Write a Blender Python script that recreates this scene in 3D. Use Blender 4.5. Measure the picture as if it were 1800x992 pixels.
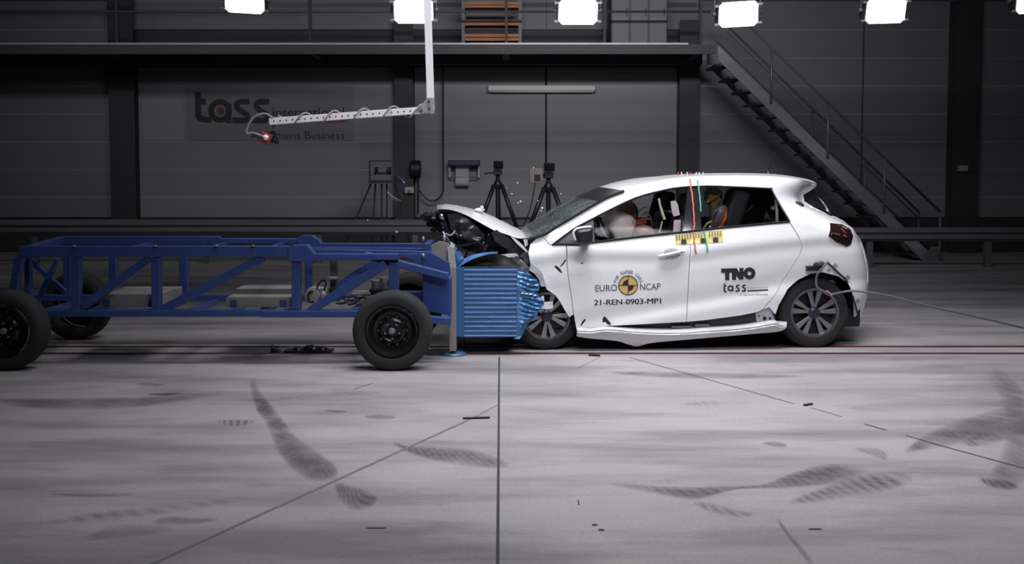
import bpy, bmesh, math, random
from mathutils import Vector, Matrix, noise
from mathutils.geometry import delaunay_2d_cdt
for o in list(bpy.data.objects): bpy.data.objects.remove(o)
S = bpy.context.scene
C = S.collection
PI = math.pi
random.seed(7)

# ------------------------------------------------------------------ camera, world, lights, exposure
FPX, PPX, PPY, HC, PITCH = 1745.0, 880.0, 399.5, 1.55, math.radians(3)
cd = bpy.data.cameras.new('camera'); cam = bpy.data.objects.new('camera', cd); C.objects.link(cam)
cam.location = (0, 0, HC); cam.rotation_euler = (PI/2 - PITCH, 0, 0)
cd.sensor_width = 36; cd.lens = FPX/1800*36
cd.shift_x = (900-PPX)/1800; cd.shift_y = -(496-PPY)/1800
cd.clip_end = 200
S.camera = cam
S.view_settings.view_transform = 'Standard'
S.view_settings.look = 'None'
S.view_settings.gamma = 1
S.view_settings.use_curve_mapping = False
S.view_settings.exposure = 0.0

w = bpy.data.worlds.new('world'); S.world = w; w.use_nodes = True
w.node_tree.nodes['Background'].inputs[0].default_value = (0.75, 0.8, 1, 1)
w.node_tree.nodes['Background'].inputs[1].default_value = 0.02

def area(name, loc, target, sx, sy, power, spread=120, col=(0.97, 0.95, 1.0)):
    l = bpy.data.lights.new(name, 'AREA'); l.shape = 'RECTANGLE'; l.size = sx; l.size_y = sy
    l.energy = power; l.color = col; l.spread = math.radians(spread)
    o = bpy.data.objects.new(name, l); C.objects.link(o); o.location = loc
    d = Vector(target) - Vector(loc)
    o.rotation_euler = d.to_track_quat('-Z', 'Y').to_euler()
    return o
area('rig_light_overhead', (1.6, 7.4, 6.6), (1.6, 8.2, 0.5), 6.0, 1.4, 165, 86)
area('rig_light_camera_side', (1.8, 2.6, 5.6), (1.4, 8.6, 0.6), 4.5, 0.35, 60, 92)
area('added_fill_front', (0.5, 4.8, 6.4), (0.5, 5.5, 0), 3.0, 0.35, 42, 66)  # added light out of view, lifts the floor near the camera
area('added_fill_left_wall', (-6.0, 12.0, 6.0), (-7.5, 20, 2.2), 3.0, 0.5, 26, 100)  # added spill light, unseen, brightens the left end of the back wall
area('added_fill_back_wall', (1.6, 9.6, 5.6), (1.6, 20.0, 2.0), 5.0, 0.5, 120, 95)  # added fill, unseen, aimed at the back wall and its doors
area('added_fill_ceiling', (0.5, 7.0, 8.9), (0.5, 7.01, 0), 18, 12, 65, 180)  # added broad ambient fill under the ceiling, not a lamp in view

# ------------------------------------------------------------------ helpers
def ray(px, py):
    xc = (px-PPX)/FPX; yc = -(py-PPY)/FPX
    return Vector((xc, math.cos(PITCH)+yc*math.sin(PITCH), -math.sin(PITCH)+yc*math.cos(PITCH)))
CAM = Vector((0, 0, HC))
def at(px, py, Y):
    d = ray(px, py); return CAM + d*(Y/d.y)
def fl(px, py, z=0.0):
    d = ray(px, py); return CAM + d*((z-HC)/d.z)

MATS = {}
def mat(name, col, rough=0.5, metal=0.0, var=0.08, scale=12.0, bump=0.0, bscale=80.0, coat=0.0, stretch=None, spec=0.5):
    if name in MATS: return MATS[name]
    m = bpy.data.materials.new(name); m.use_nodes = True
    nt = m.node_tree; b = nt.nodes['Principled BSDF']
    b.inputs['Roughness'].default_value = rough; b.inputs['Metallic'].default_value = metal
    b.inputs['Specular IOR Level'].default_value = spec
    b.inputs['Coat Weight'].default_value = coat; b.inputs['Coat Roughness'].default_value = 0.08
    tc = nt.nodes.new('ShaderNodeTexCoord')
    mp = nt.nodes.new('ShaderNodeMapping'); nt.links.new(tc.outputs['Object'], mp.inputs[0])
    if stretch: mp.inputs['Scale'].default_value = stretch
    n = nt.nodes.new('ShaderNodeTexNoise'); n.inputs['Scale'].default_value = scale; n.inputs['Detail'].default_value = 5
    nt.links.new(mp.outputs[0], n.inputs['Vector'])
    mx = nt.nodes.new('ShaderNodeMix'); mx.data_type = 'RGBA'
    mx.inputs[6].default_value = tuple(max(0, c*(1-var)) for c in col)+(1,)
    mx.inputs[7].default_value = tuple(min(1, c*(1+var)) for c in col)+(1,)
    nt.links.new(n.outputs['Fac'], mx.inputs[0]); nt.links.new(mx.outputs[2], b.inputs['Base Color'])
    if bump:
        n2 = nt.nodes.new('ShaderNodeTexNoise'); n2.inputs['Scale'].default_value = bscale; n2.inputs['Detail'].default_value = 3
        nt.links.new(mp.outputs[0], n2.inputs['Vector'])
        bp = nt.nodes.new('ShaderNodeBump'); bp.inputs['Strength'].default_value = bump; bp.inputs['Distance'].default_value = 0.01
        nt.links.new(n2.outputs['Fac'], bp.inputs['Height']); nt.links.new(bp.outputs[0], b.inputs['Normal'])
    MATS[name] = m; return m
def emit(name, col, s):
    m = bpy.data.materials.new(name); m.use_nodes = True; b = m.node_tree.nodes['Principled BSDF']
    b.inputs['Base Color'].default_value = col+(1,); b.inputs['Emission Color'].default_value = col+(1,); b.inputs['Emission Strength'].default_value = s
    MATS[name] = m; return m
def glass(name, tint, gl=0.08, rough=0.03):
    m = bpy.data.materials.new(name); m.use_nodes = True; nt = m.node_tree
    for n in list(nt.nodes):
        if n.type != 'OUTPUT_MATERIAL': nt.nodes.remove(n)
    out = nt.nodes[0]
    t = nt.nodes.new('ShaderNodeBsdfTransparent'); t.inputs[0].default_value = tint+(1,)
    g = nt.nodes.new('ShaderNodeBsdfGlossy'); g.inputs['Roughness'].default_value = rough
    x = nt.nodes.new('ShaderNodeMixShader'); x.inputs[0].default_value = gl
    nt.links.new(t.outputs[0], x.inputs[1]); nt.links.new(g.outputs[0], x.inputs[2]); nt.links.new(x.outputs[0], out.inputs[0])
    MATS[name] = m; return m

TM = {}
def tag(o, label, cat, group=None):
    o['label'] = label; o['category'] = cat
    if group: o['group'] = group
    return o
def thing(name, label, cat, loc=(0, 0, 0), rotz=0.0, group=None):
    o = bpy.data.objects.new(name, None); C.objects.link(o); o.empty_display_size = 0.1
    o.location = loc; o.rotation_euler = (0, 0, rotz)
    TM[o.name] = Matrix.Translation(loc) @ Matrix.Rotation(rotz, 4, 'Z')
    return tag(o, label, cat, group)
def root_of(o):
    while o.parent: o = o.parent
    return o

class MB:
    def __init__(s): s.v = []; s.f = []; s.sm = []
    def add(s, vs, fs, smooth=False):
        b = len(s.v); s.v += [Vector(p) for p in vs]
        s.f += [tuple(i+b for i in f) for f in fs]; s.sm += [smooth]*len(fs); return s
    def box(s, c, d, R=None):
        c = Vector(c); h = [x/2 for x in d]
        vs = []
        for z in (-1, 1):
            for y in (-1, 1):
                for x in (-1, 1):
                    p = Vector((x*h[0], y*h[1], z*h[2]))
                    vs.append(c + (R @ p if R else p))
        return s.add(vs, [(0,2,3,1),(4,5,7,6),(0,1,5,4),(2,6,7,3),(0,4,6,2),(1,3,7,5)])
    def box2(s, a, b):
        a = Vector(a); b = Vector(b); return s.box((a+b)/2, [abs(x) for x in (b-a)])
    def beam(s, a, b, w, h, side=(0, 1, 0)):
        """w along 'side', h across"""
        a = Vector(a); b = Vector(b); d = (b-a); L = d.length; x = d.normalized()
        y = Vector(side); y = (y - x*y.dot(x)).normalized(); z = x.cross(y)
        return s.box((a+b)/2, (L, w, h), Matrix((x, y, z)).transposed())
    def tube(s, pts, r, n=8, cap=True):
        pts = [Vector(p) for p in pts]; rs = r if isinstance(r, (list, tuple)) else [r]*len(pts)
        vs = []; up = None
        for i, p in enumerate(pts):
            d = (pts[min(i+1, len(pts)-1)] - pts[max(i-1, 0)]).normalized()
            if up is None:
                up = Vector((0, 0, 1)) if abs(d.z) < 0.9 else Vector((1, 0, 0))
            a = (up - d*up.dot(d)).normalized(); b = d.cross(a); up = a
            for k in range(n):
                t = 2*PI*k/n; vs.append(p + (a*math.cos(t)+b*math.sin(t))*rs[i])
        fs = [(i*n+k, i*n+(k+1) % n, (i+1)*n+(k+1) % n, (i+1)*n+k) for i in range(len(pts)-1) for k in range(n)]
        s.add(vs, fs, True)
        if cap:
            s.add(vs[:n], [tuple(range(n))[::-1]]); s.add(vs[-n:], [tuple(range(n))])
        return s
    def lathe(s, prof, c, axis='Y', n=48, mod=None, close=False):
        """prof = [(radius, offset along the axis)]"""
        c = Vector(c); vs = []; m = len(prof)
        for k in range(n):
            t = 2*PI*k/n
            for j, (r, o) in enumerate(prof):
                rr = r + (mod(k, j) if mod else 0)
                if axis == 'Y': p = Vector((rr*math.cos(t), o, rr*math.sin(t)))
                elif axis == 'Z': p = Vector((rr*math.cos(t), rr*math.sin(t), o))
                else: p = Vector((o, rr*math.cos(t), rr*math.sin(t)))
                vs.append(c+p)
        fs = []
        for k in range(n):
            k2 = (k+1) % n
            for j in range(m-1 if not close else m):
                j2 = (j+1) % m
                fs.append((k*m+j, k*m+j2, k2*m+j2, k2*m+j))
        return s.add(vs, fs, True)
    def ball(s, c, r, n=14, m=10, fn=None):
        c = Vector(c); r = Vector(r if isinstance(r, (tuple, list)) else (r, r, r)); vs = []
        for j in range(m+1):
            ph = PI*j/m
            for k in range(n):
                t = 2*PI*k/n
                p = Vector((math.sin(ph)*math.cos(t), math.sin(ph)*math.sin(t), math.cos(ph)))
                q = Vector((p.x*r.x, p.y*r.y, p.z*r.z))
                if fn: q = fn(p, q)
                vs.append(c+q)
        fs = [(j*n+k, (j+1)*n+k, (j+1)*n+(k+1) % n, j*n+(k+1) % n) for j in range(m) for k in range(n)]
        return s.add(vs, fs, True)
    def prism(s, poly, off):
        """poly = list of 3D points, extruded by off"""
        n = len(poly); off = Vector(off); vs = [Vector(p) for p in poly]; vs2 = [p+off for p in vs]
        s.add(vs, [tuple(range(n))]); s.add(vs2, [tuple(range(n))[::-1]])
        return s.add(vs+vs2, [(i, (i+1) % n, n+(i+1) % n, n+i) for i in range(n)])
    def grid(s, rows, smooth=True):
        m = len(rows[0]); vs = [p for r in rows for p in r]
        return s.add(vs, [(i*m+j, i*m+j+1, (i+1)*m+j+1, (i+1)*m+j) for i in range(len(rows)-1) for j in range(m-1)], smooth)
    def build(s, name, m, parent=None, space='world', bevel=0.0, weld=True, loc=None, kind=None):
        me = bpy.data.meshes.new(name)
        vs = s.v
        if parent is not None and space == 'world':
            inv = TM[root_of(parent).name].inverted() if root_of(parent).name in TM else Matrix()
            vs = [inv @ v for v in vs]
        if loc is not None and parent is None:
            vs = [v - Vector(loc) for v in vs]
        me.from_pydata(vs, [], s.f); me.polygons.foreach_set('use_smooth', s.sm)
        bm = bmesh.new(); bm.from_mesh(me)
        bmesh.ops.remove_doubles(bm, verts=bm.verts, dist=1e-5) if weld else None
        bmesh.ops.dissolve_degenerate(bm, edges=bm.edges, dist=1e-6)
        bmesh.ops.recalc_face_normals(bm, faces=bm.faces)
        for e in bm.edges:
            if len(e.link_faces) == 2 and e.calc_face_angle(0) > 0.7: e.smooth = False
        bm.to_mesh(me); bm.free(); me.update()
        o = bpy.data.objects.new(name, me); C.objects.link(o)
        me.materials.append(MATS[m] if isinstance(m, str) else m)
        if loc is not None and parent is None: o.location = loc
        if parent is not None: o.parent = parent
        if bevel:
            b = o.modifiers.new('bevel', 'BEVEL'); b.width = bevel; b.segments = 2; b.limit_method = 'ANGLE'; b.angle_limit = 0.6
        if kind: o['kind'] = kind
        return o

def cr(pts, n=5):
    """Catmull-Rom through pts (open)"""
    P = [Vector(p) for p in pts]; out = []
    for i in range(len(P)-1):
        a = P[max(i-1, 0)]; b = P[i]; c = P[i+1]; d = P[min(i+2, len(P)-1)]
        for k in range(n):
            t = k/n
            out.append(0.5*((2*b)+(c-a)*t+(2*a-5*b+4*c-d)*t*t+(-a+3*b-3*c+d)*t**3))
    out.append(P[-1]); return out
def cr2(pts, n=4): return [(p.x, p.y) for p in cr([(a, b, 0) for a, b in pts], n)]
def resample(P, n):
    P = [Vector(p) for p in P]; L = [0]
    for a, b in zip(P, P[1:]): L.append(L[-1]+(b-a).length)
    out = []; j = 0
    for k in range(n):
        t = L[-1]*k/(n-1)
        while j < len(P)-2 and L[j+1] < t: j += 1
        d = L[j+1]-L[j]; out.append(P[j].lerp(P[j+1], (t-L[j])/d if d else 0))
    return out
def interp(T, x):
    if x <= T[0][0]: return T[0][1]
    for (a, b), (c, d) in zip(T, T[1:]):
        if x <= c: return b+(d-b)*(x-a)/(c-a) if c > a else d
    return T[-1][1]
def inside(p, poly):
    x, y = p; c = False; j = len(poly)-1
    for i in range(len(poly)):
        xi, yi = poly[i]; xj, yj = poly[j]
        if (yi > y) != (yj > y) and x < (xj-xi)*(y-yi)/(yj-yi)+xi: c = not c
        j = i
    return c
def cdt(poly, holes=(), g=0.03):
    """constrained triangulation of a 2-D outline filled with grid points"""
    vs = []; es = []
    for L in [poly]+list(holes):
        b = len(vs); vs += [Vector(p) for p in L]; es += [(b+i, b+(i+1) % len(L)) for i in range(len(L))]
    segs = [(vs[a].copy(), vs[b].copy()) for a, b in es]
    x0 = min(v.x for v in vs); x1 = max(v.x for v in vs); y0 = min(v.y for v in vs); y1 = max(v.y for v in vs)
    def dist(p):
        m = 9
        for a, b in segs:
            d = b-a; l = d.length_squared
            t = max(0, min(1, (p-a).dot(d)/l)) if l else 0
            m = min(m, (p-a-d*t).length)
        return m
    ok = lambda p: inside(p, poly) and not any(inside(p, h) for h in holes)
    i = 0; y = y0+g/2
    while y < y1:
        x = x0+g/2+(g/2 if i % 2 else 0)
        while x < x1:
            p = Vector((x, y))
            if ok(p) and dist(p) > g*0.45: vs.append(p)
            x += g
        y += g*0.87; i += 1
    V, E, F = delaunay_2d_cdt(vs, es, [], 0, 1e-6)[:3]
    F = [f for f in F if ok(sum((V[k] for k in f), Vector((0, 0)))/len(f))]
    return V, F, es
TXT = {}
def text2d(body, bold=0.0):
    """lettering as 2-D mesh normalised to the unit box"""
    cu = bpy.data.curves.new('lettering', 'FONT'); cu.body = body; cu.offset = bold; cu.resolution_u = 4
    o = bpy.data.objects.new('lettering', cu); C.objects.link(o)
    dg = bpy.context.evaluated_depsgraph_get(); me = bpy.data.meshes.new_from_object(o.evaluated_get(dg))
    V = [(v.co.x, v.co.y) for v in me.vertices]; F = [tuple(p.vertices) for p in me.polygons]
    bpy.data.objects.remove(o); bpy.data.meshes.remove(me); bpy.data.curves.remove(cu)
    x0 = min(v[0] for v in V); x1 = max(v[0] for v in V); y0 = min(v[1] for v in V); y1 = max(v[1] for v in V)
    return [((x-x0)/(x1-x0), (y-y0)/(y1-y0)) for x, y in V], F
def stroke2d(pts, wd, closed=False):
    """thick 2-D polyline -> verts, faces"""
    V = []; F = []; n = len(pts)
    for i in range(n):
        a = Vector(pts[(i-1) % n] if closed else pts[max(i-1, 0)]); b = Vector(pts[(i+1) % n] if closed else pts[min(i+1, n-1)])
        d = (b-a); d = d.normalized() if d.length else Vector((1, 0)); nn = Vector((-d.y, d.x))*wd/2; p = Vector(pts[i])
        V += [tuple(p+nn), tuple(p-nn)]
    for i in range(n if closed else n-1):
        j = (i+1) % n; F.append((2*i, 2*i+1, 2*j+1, 2*j))
    return V, F

# ------------------------------------------------------------------ materials
mat('concrete', (0.31, 0.295, 0.29), 0.55, 0, 0.10, 3, 0.06, 60)
mat('cladding', (0.165, 0.165, 0.18), 0.55, 0, 0.08, 4, stretch=(1, 1, 6))
mat('cladding_dark', (0.10, 0.10, 0.11), 0.6, 0, 0.1, 4)
mat('door_panel', (0.20, 0.20, 0.215), 0.5, 0, 0.05, 3, stretch=(1, 1, 8))
mat('steel_black', (0.032, 0.032, 0.036), 0.6, 0, 0.2, 8)
mat('steel_grey', (0.11, 0.11, 0.125), 0.5, 0.2, 0.15, 9)
mat('galvanised', (0.20, 0.21, 0.22), 0.45, 0.5, 0.2, 14)
mat('galv_pale', (0.42, 0.42, 0.42), 0.4, 0.3, 0.1, 14)
mat('aluminium', (0.92, 0.92, 0.93), 0.4, 0.0, 0.05, 25)
mat('blue_paint', (0.030, 0.060, 0.20), 0.33, 0, 0.15, 7)
mat('rubber', (0.017, 0.0165, 0.017), 0.85, 0, 0.2, 30, 0.15, 160)
mat('black_plastic', (0.012, 0.012, 0.014), 0.45, 0, 0.3, 20)
mat('black_gloss', (0.012, 0.012, 0.014), 0.15, 0, 0.2, 10)
mat('car_white', (0.80, 0.81, 0.835), 0.32, 0, 0.015, 5, coat=0.6)
mat('grey_plastic', (0.16, 0.16, 0.17), 0.5, 0, 0.15, 16)
mat('white_plastic', (0.6, 0.6, 0.6), 0.5, 0, 0.05, 16)
mat('ink', (0.016, 0.016, 0.018), 0.6, 0, 0.1, 30)
mat('ink_grey', (0.22, 0.22, 0.25), 0.6, 0, 0.1, 30)
mat('red_mark', (0.55, 0.05, 0.04), 0.5, 0, 0.2, 60)
mat('chrome', (0.8, 0.8, 0.82), 0.12, 1.0, 0.05, 40)

# ------------------------------------------------------------------ the hall
YW, YD = 20.0, 18.2            # back wall, front edge of the walkway
def struct(o): o['kind'] = 'structure'; return o
X0, X1, YB, ZT = -13.0, 15.0, -5.0, 9.0
floor_mat = bpy.data.materials.new('concrete_floor'); floor_mat.use_nodes = True
def _floor():
    nt = floor_mat.node_tree; b = nt.nodes['Principled BSDF']; L = nt.links.new; N = nt.nodes.new
    tc = N('ShaderNodeTexCoord')
    def noi(scale, st, detail=6, rough=0.6):
        mp = N('ShaderNodeMapping'); mp.inputs['Scale'].default_value = st; L(tc.outputs['Object'], mp.inputs[0])
        n = N('ShaderNodeTexNoise'); n.inputs['Scale'].default_value = scale; n.inputs['Detail'].default_value = detail; n.inputs['Roughness'].default_value = rough
        L(mp.outputs[0], n.inputs['Vector']); return n.outputs['Fac']
    def ramp(f, stops):
        r = N('ShaderNodeValToRGB'); e = r.color_ramp.elements
        while len(e) < len(stops): e.new(0.5)
        for k, (p, c) in zip(e, stops): k.position = p; k.color = c+(1,)
        L(f, r.inputs[0]); return r.outputs[0]
    def mul(a, c, f=1.0):
        m = N('ShaderNodeMix'); m.data_type = 'RGBA'; m.blend_type = 'MULTIPLY'; m.inputs[0].default_value = f
        L(a, m.inputs[6]); L(c, m.inputs[7]); return m.outputs[2]
    base = ramp(noi(0.7, (1, 1, 1)), [(0.3, (0.272, 0.262, 0.265)), (0.7, (0.365, 0.352, 0.355))])
    streak = ramp(noi(1.1, (0.35, 1.9, 1), 7), [(0.34, (0.55, 0.55, 0.58)), (0.54, (1, 1, 1))])
    blot = ramp(noi(2.6, (0.6, 1.6, 1), 4), [(0.28, (0.7, 0.7, 0.72)), (0.42, (1, 1, 1))])
    fine = ramp(noi(55, (1, 1, 1), 3), [(0.3, (0.86, 0.86, 0.86)), (0.7, (1.06, 1.06, 1.06))])
    c = mul(mul(mul(base, streak), blot, 0.8), fine)
    L(c, b.inputs['Base Color'])
    r = N('ShaderNodeMapRange'); r.inputs[3].default_value = 0.42; r.inputs[4].default_value = 0.62
    L(noi(1.4, (1, 1, 1)), r.inputs[0]); L(r.outputs[0], b.inputs['Roughness'])
    bp = N('ShaderNodeBump'); bp.inputs['Strength'].default_value = 0.25; bp.inputs['Distance'].default_value = 0.004
    L(noi(42, (1, 1, 1), 4), bp.inputs['Height']); L(bp.outputs[0], b.inputs['Normal'])
_floor()
MATS['concrete_floor'] = floor_mat
floor = struct(MB().box2((X0, YB, -0.25), (X1, YW+0.4, 0)).build('floor', 'concrete_floor'))
struct(MB().box2((X0, YB, ZT), (X1, YW+0.4, ZT+0.2)).build('ceiling', 'cladding_dark'))
struct(MB().box2((X0-0.2, YB, 0), (X0, YW+0.4, ZT)).build('wall_left', 'cladding_dark'))
struct(MB().box2((X1, YB, 0), (X1+0.2, YW+0.4, ZT)).build('wall_right', 'cladding_dark'))
struct(MB().box2((X0, YB-0.2, 0), (X1, YB, ZT)).build('wall_front', 'cladding_dark'))

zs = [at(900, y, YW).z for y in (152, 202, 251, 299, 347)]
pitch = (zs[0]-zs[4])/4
z_base = at(900, 382, YW).z
wx = lambda px: at(px, 250, YW).x
def seam_highlights(name, k):  # pale lines: light caught on the panel edges, put into the colour
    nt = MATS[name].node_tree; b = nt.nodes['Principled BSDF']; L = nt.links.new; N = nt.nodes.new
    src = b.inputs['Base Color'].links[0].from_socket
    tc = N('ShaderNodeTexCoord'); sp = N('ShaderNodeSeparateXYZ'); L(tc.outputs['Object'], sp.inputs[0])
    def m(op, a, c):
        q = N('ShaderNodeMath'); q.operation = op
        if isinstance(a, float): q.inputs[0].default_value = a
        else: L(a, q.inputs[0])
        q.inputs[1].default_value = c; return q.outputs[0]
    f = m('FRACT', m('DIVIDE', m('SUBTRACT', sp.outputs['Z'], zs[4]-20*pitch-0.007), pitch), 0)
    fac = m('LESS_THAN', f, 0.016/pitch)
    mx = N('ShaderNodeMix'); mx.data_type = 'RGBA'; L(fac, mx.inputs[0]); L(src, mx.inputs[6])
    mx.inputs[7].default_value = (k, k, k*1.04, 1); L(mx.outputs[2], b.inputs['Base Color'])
seam_highlights('cladding', .30); seam_highlights('door_panel', .32)
def rows(mb, xa, xb, za, zb, dep=0.05):
    """horizontal sandwich panels with chamfered upper edges"""
    cuts = [za]+[z for z in [zs[4]+pitch*k for k in range(-6, 16)] if za+0.02 < z < zb-0.02]+[zb]
    ch = 0.004; g = 0.0006
    for a, b in zip(cuts, cuts[1:]):
        mb.prism([(xa, YW-dep, a+g), (xa, YW-dep, b-g-ch), (xa, YW-dep+ch, b-g), (xa, YW+0.01, b-g), (xa, YW+0.01, a+g)], (xb-xa, 0, 0))
    return mb
ztop_door = at(900, 119, YW).z
wall = struct(MB().box2((X0, YW, 0), (X1, YW+0.4, ZT)).build('wall_back', 'steel_black'))
for xa, xb in ((X0, wx(205)), (wx(1225), wx(1512)), (wx(1515), wx(1662)), (wx(1709), X1)):
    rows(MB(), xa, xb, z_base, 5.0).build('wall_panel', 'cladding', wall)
xs = [X0, wx(225), wx(545), wx(815), wx(960), wx(1225), wx(1512), wx(1709), X1]
for xa, xb in zip(xs, xs[1:]):
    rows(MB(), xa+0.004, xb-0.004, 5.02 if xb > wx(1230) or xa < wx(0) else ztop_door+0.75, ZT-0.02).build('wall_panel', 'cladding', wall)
for n, (pa, pb) in (('door_1', (247, 695)), ('door_2', (730, 1188))):
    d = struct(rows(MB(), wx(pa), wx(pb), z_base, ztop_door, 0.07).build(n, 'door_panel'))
    MB().box2((wx(pa)-0.03, YW-0.09, z_base-0.06), (wx(pb)+0.03, YW-0.005, z_base-0.002)).build('bottom_seal', 'rubber', d)
    if n == 'door_1':
        MB().box2((at(635, 350, YW).x, YW-0.078, at(635, 350, YW).z), (at(694, 350, YW).x, YW-0.06, at(694, 250, YW).z)).build('repair_panel', 'cladding', d)
        MB().box2((wx(252), YW-0.074, at(252, 246, YW).z), (at(327, 350, YW).x, YW-0.06, at(327, 153, YW).z)).build('repair_panel', mat('door_pale', (0.235, 0.235, 0.25), 0.5, 0, 0.05, 4), d)
    else:
        MB().tube([at(960, 119, YW-0.09), at(960, 300, YW-0.09)], 0.018).build('guide_cable', 'black_plastic', d)
# steel columns
for i, (pa, pb, zt) in enumerate(((203, 247, 9), (696, 729, 4.6), (1189, 1224, 4.6), (1663, 1708, 9))):
    xa, xb = wx(pa), wx(pb); m = MB()
    m.box2((xa, YW-0.30, 0), (xb, YW-0.28, zt)); m.box2((xa, YW-0.02, 0), (xb, YW-0.001, zt)); m.box2(((xa+xb)/2-0.012, YW-0.28, 0), ((xa+xb)/2+0.012, YW-0.02, zt))
    struct(m.build('trim_%d' % (i+1), 'steel_black'))
struct(MB().box2((X0, YW-0.06, 0), (X1, YW-0.001, z_base-0.07)).build('baseboard_back', 'steel_black'))

# rails let into the floor
for i, (pa, pb) in enumerate((((0, 607.5), (1800, 612.5)), ((0, 620), (1800, 624)))):
    a, b = fl(*pa), fl(*pb); y = (a.y+b.y)/2
    m = MB().box2((X0+.3, y-0.022, -0.02), (X1-.3, y+0.022, 0.006))
    o = struct(m.build('trim_%d' % (i+5), mat('rail_steel', (0.035, 0.025, 0.025), 0.5, 0.3, 0.3, 30)))
    MB().box2((X0+.3, y-0.030, 0.0), (X1-.3, y-0.023, 0.005)).build('painted_edge', mat('rail_red', (0.26, 0.03, 0.025), 0.5, 0, 0.3, 8), o)

# floor joints, cracks and stains: flush pieces of the floor
def strip(pts, wd, z=0.0015):
    P = [fl(*p) for p in pts] if len(pts[0]) == 2 else pts
    m = MB(); V, F = stroke2d([(p.x, p.y) for p in P], wd)
    return m.add([(x, y, z) for x, y in V], F)
mat('joint', (0.03, 0.035, 0.038), 0.8, 0, 0.3, 30)
mat('joint_pale', (0.135, 0.13, 0.135), 0.7, 0, 0.3, 20)
xj = fl(877, 700).x
strip([Vector((xj, fl(877, 628).y, 0)), Vector((xj, 2.0, 0))], 0.014).build('joint', 'joint', floor)
strip([fl(250, 1000), fl(830, 736)], 0.020).build('joint', 'joint_pale', floor)
strip([fl(830, 736), fl(878, 711)], 0.012).build('joint', 'joint_pale', floor)
strip([fl(1108, 629), fl(1395, 710)], 0.018).build('joint', 'joint_pale', floor)
strip([fl(1425, 717), fl(1480, 733)], 0.012).build('joint', 'joint_pale', floor)
strip([fl(1520, 746), fl(1558, 757)], 0.014).build('joint', 'joint', floor)
strip([fl(1592, 766), fl(1650, 783), fl(1800, 824)], 0.014).build('joint', 'joint', floor)
strip([fl(1010, 650), fl(1056, 628)], 0.008).build('joint', 'joint_pale', floor)
strip([fl(622, 685), fl(655, 674)], 0.008).build('joint', 'joint', floor)

stain = bpy.data.materials.new('tyre_stain'); stain.use_nodes = True
def _stain():
    nt = stain.node_tree; b = nt.nodes['Principled BSDF']
    b.inputs['Base Color'].default_value = (0.075, 0.073, 0.076, 1); b.inputs['Roughness'].default_value = 0.6
    a = nt.nodes.new('ShaderNodeAttribute'); a.attribute_name = 'cover'
    n = nt.nodes.new('ShaderNodeTexNoise'); n.inputs['Scale'].default_value = 14; n.inputs['Detail'].default_value = 5
    mr = nt.nodes.new('ShaderNodeMapRange'); mr.inputs[1].default_value = 0.25; mr.inputs[2].default_value = 0.75; mr.inputs[3].default_value = 0.55; mr.inputs[4].default_value = 1.15
    mu = nt.nodes.new('ShaderNodeMath'); mu.operation = 'MULTIPLY'
    nt.links.new(n.outputs['Fac'], mr.inputs[0]); nt.links.new(a.outputs['Fac'], mu.inputs[0]); nt.links.new(mr.outputs[0], mu.inputs[1])
    nt.links.new(mu.outputs[0], b.inputs['Alpha'])
_stain(); MATS['tyre_stain'] = stain
SN = [0]
def tyre_mark(pts, strength=0.6, rib=0.0, freq=30, slant=0.6, name='tyre_mark'):
    """pts: (px, py, half width in px measured across the path on the picture's floor)"""
    SN[0] += 1; z = 0.001+0.00012*SN[0]
    P = []
    for i, (x, y, h) in enumerate(pts):
        a = pts[max(i-1, 0)]; b = pts[min(i+1, len(pts)-1)]
        d = Vector((b[0]-a[0], b[1]-a[1])).normalized(); n = Vector((-d.y, d.x))
        P.append((fl(x+n.x*h, y+n.y*h), fl(x-n.x*h, y-n.y*h)))
    L = cr([p[0] for p in P], 16); R = cr([p[1] for p in P], 16); M = 14
    vs = []; al = []; n = len(L); ln = 0
    for i in range(n):
        if i: ln += ((L[i]+R[i])/2-(L[i-1]+R[i-1])/2).length
        for j in range(M+1):
            v = j/M; p = L[i].lerp(R[i], v); vs.append((p.x, p.y, z))
            e = min(1, 4.0*v*(1-v))**.8*(.75+.5*noise.noise(Vector((p.x*5, p.y*5, 2.2)))); u = i/(n-1); e *= min(1, u*6, (1-u)*6)
            wd = (L[i]-R[i]).length
            st = 0.5+0.5*math.sin(ln*freq*2.6+v*wd*freq*slant*2+2.5*noise.noise(Vector((p.x*4, p.y*4, 9))))
            al.append(min(.95, strength*1.4)*e*(1-rib+rib*st))
    m = MB().add(vs, [(i*(M+1)+j, i*(M+1)+j+1, (i+1)*(M+1)+j+1, (i+1)*(M+1)+j) for i in range(n-1) for j in range(M)])
    o = m.build(name, 'tyre_stain', floor, weld=False)
    at_ = o.data.attributes.new('cover', 'FLOAT', 'POINT')
    if len(o.data.vertices) == len(al): at_.data.foreach_set('value', al)
    else:
        from mathutils import kdtree
        kd = kdtree.KDTree(len(vs)); [kd.insert(Vector(q), i) for i, q in enumerate(vs)]; kd.balance()
        for k, vv in enumerate(o.data.vertices): at_.data[k].value = al[kd.find(vv.co)[1]]
    return o
tyre_mark([(443, 664, 6), (449, 690, 9), (462, 715, 14), (482, 742, 15), (502, 778, 22), (530, 806, 27), (560, 824, 25), (586, 833, 14), (594, 842, 3)], 0.62, 0.25, 60)
tyre_mark([(588, 848, 3), (605, 866, 16), (627, 878, 22), (650, 880, 14), (664, 876, 4)], 0.6, 0.5, 45)
tyre_mark([(690, 778, 3), (716, 790, 6), (760, 797, 13), (810, 804, 16), (855, 811, 13), (898, 819, 4)], 0.62, 0.35, 45)
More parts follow.
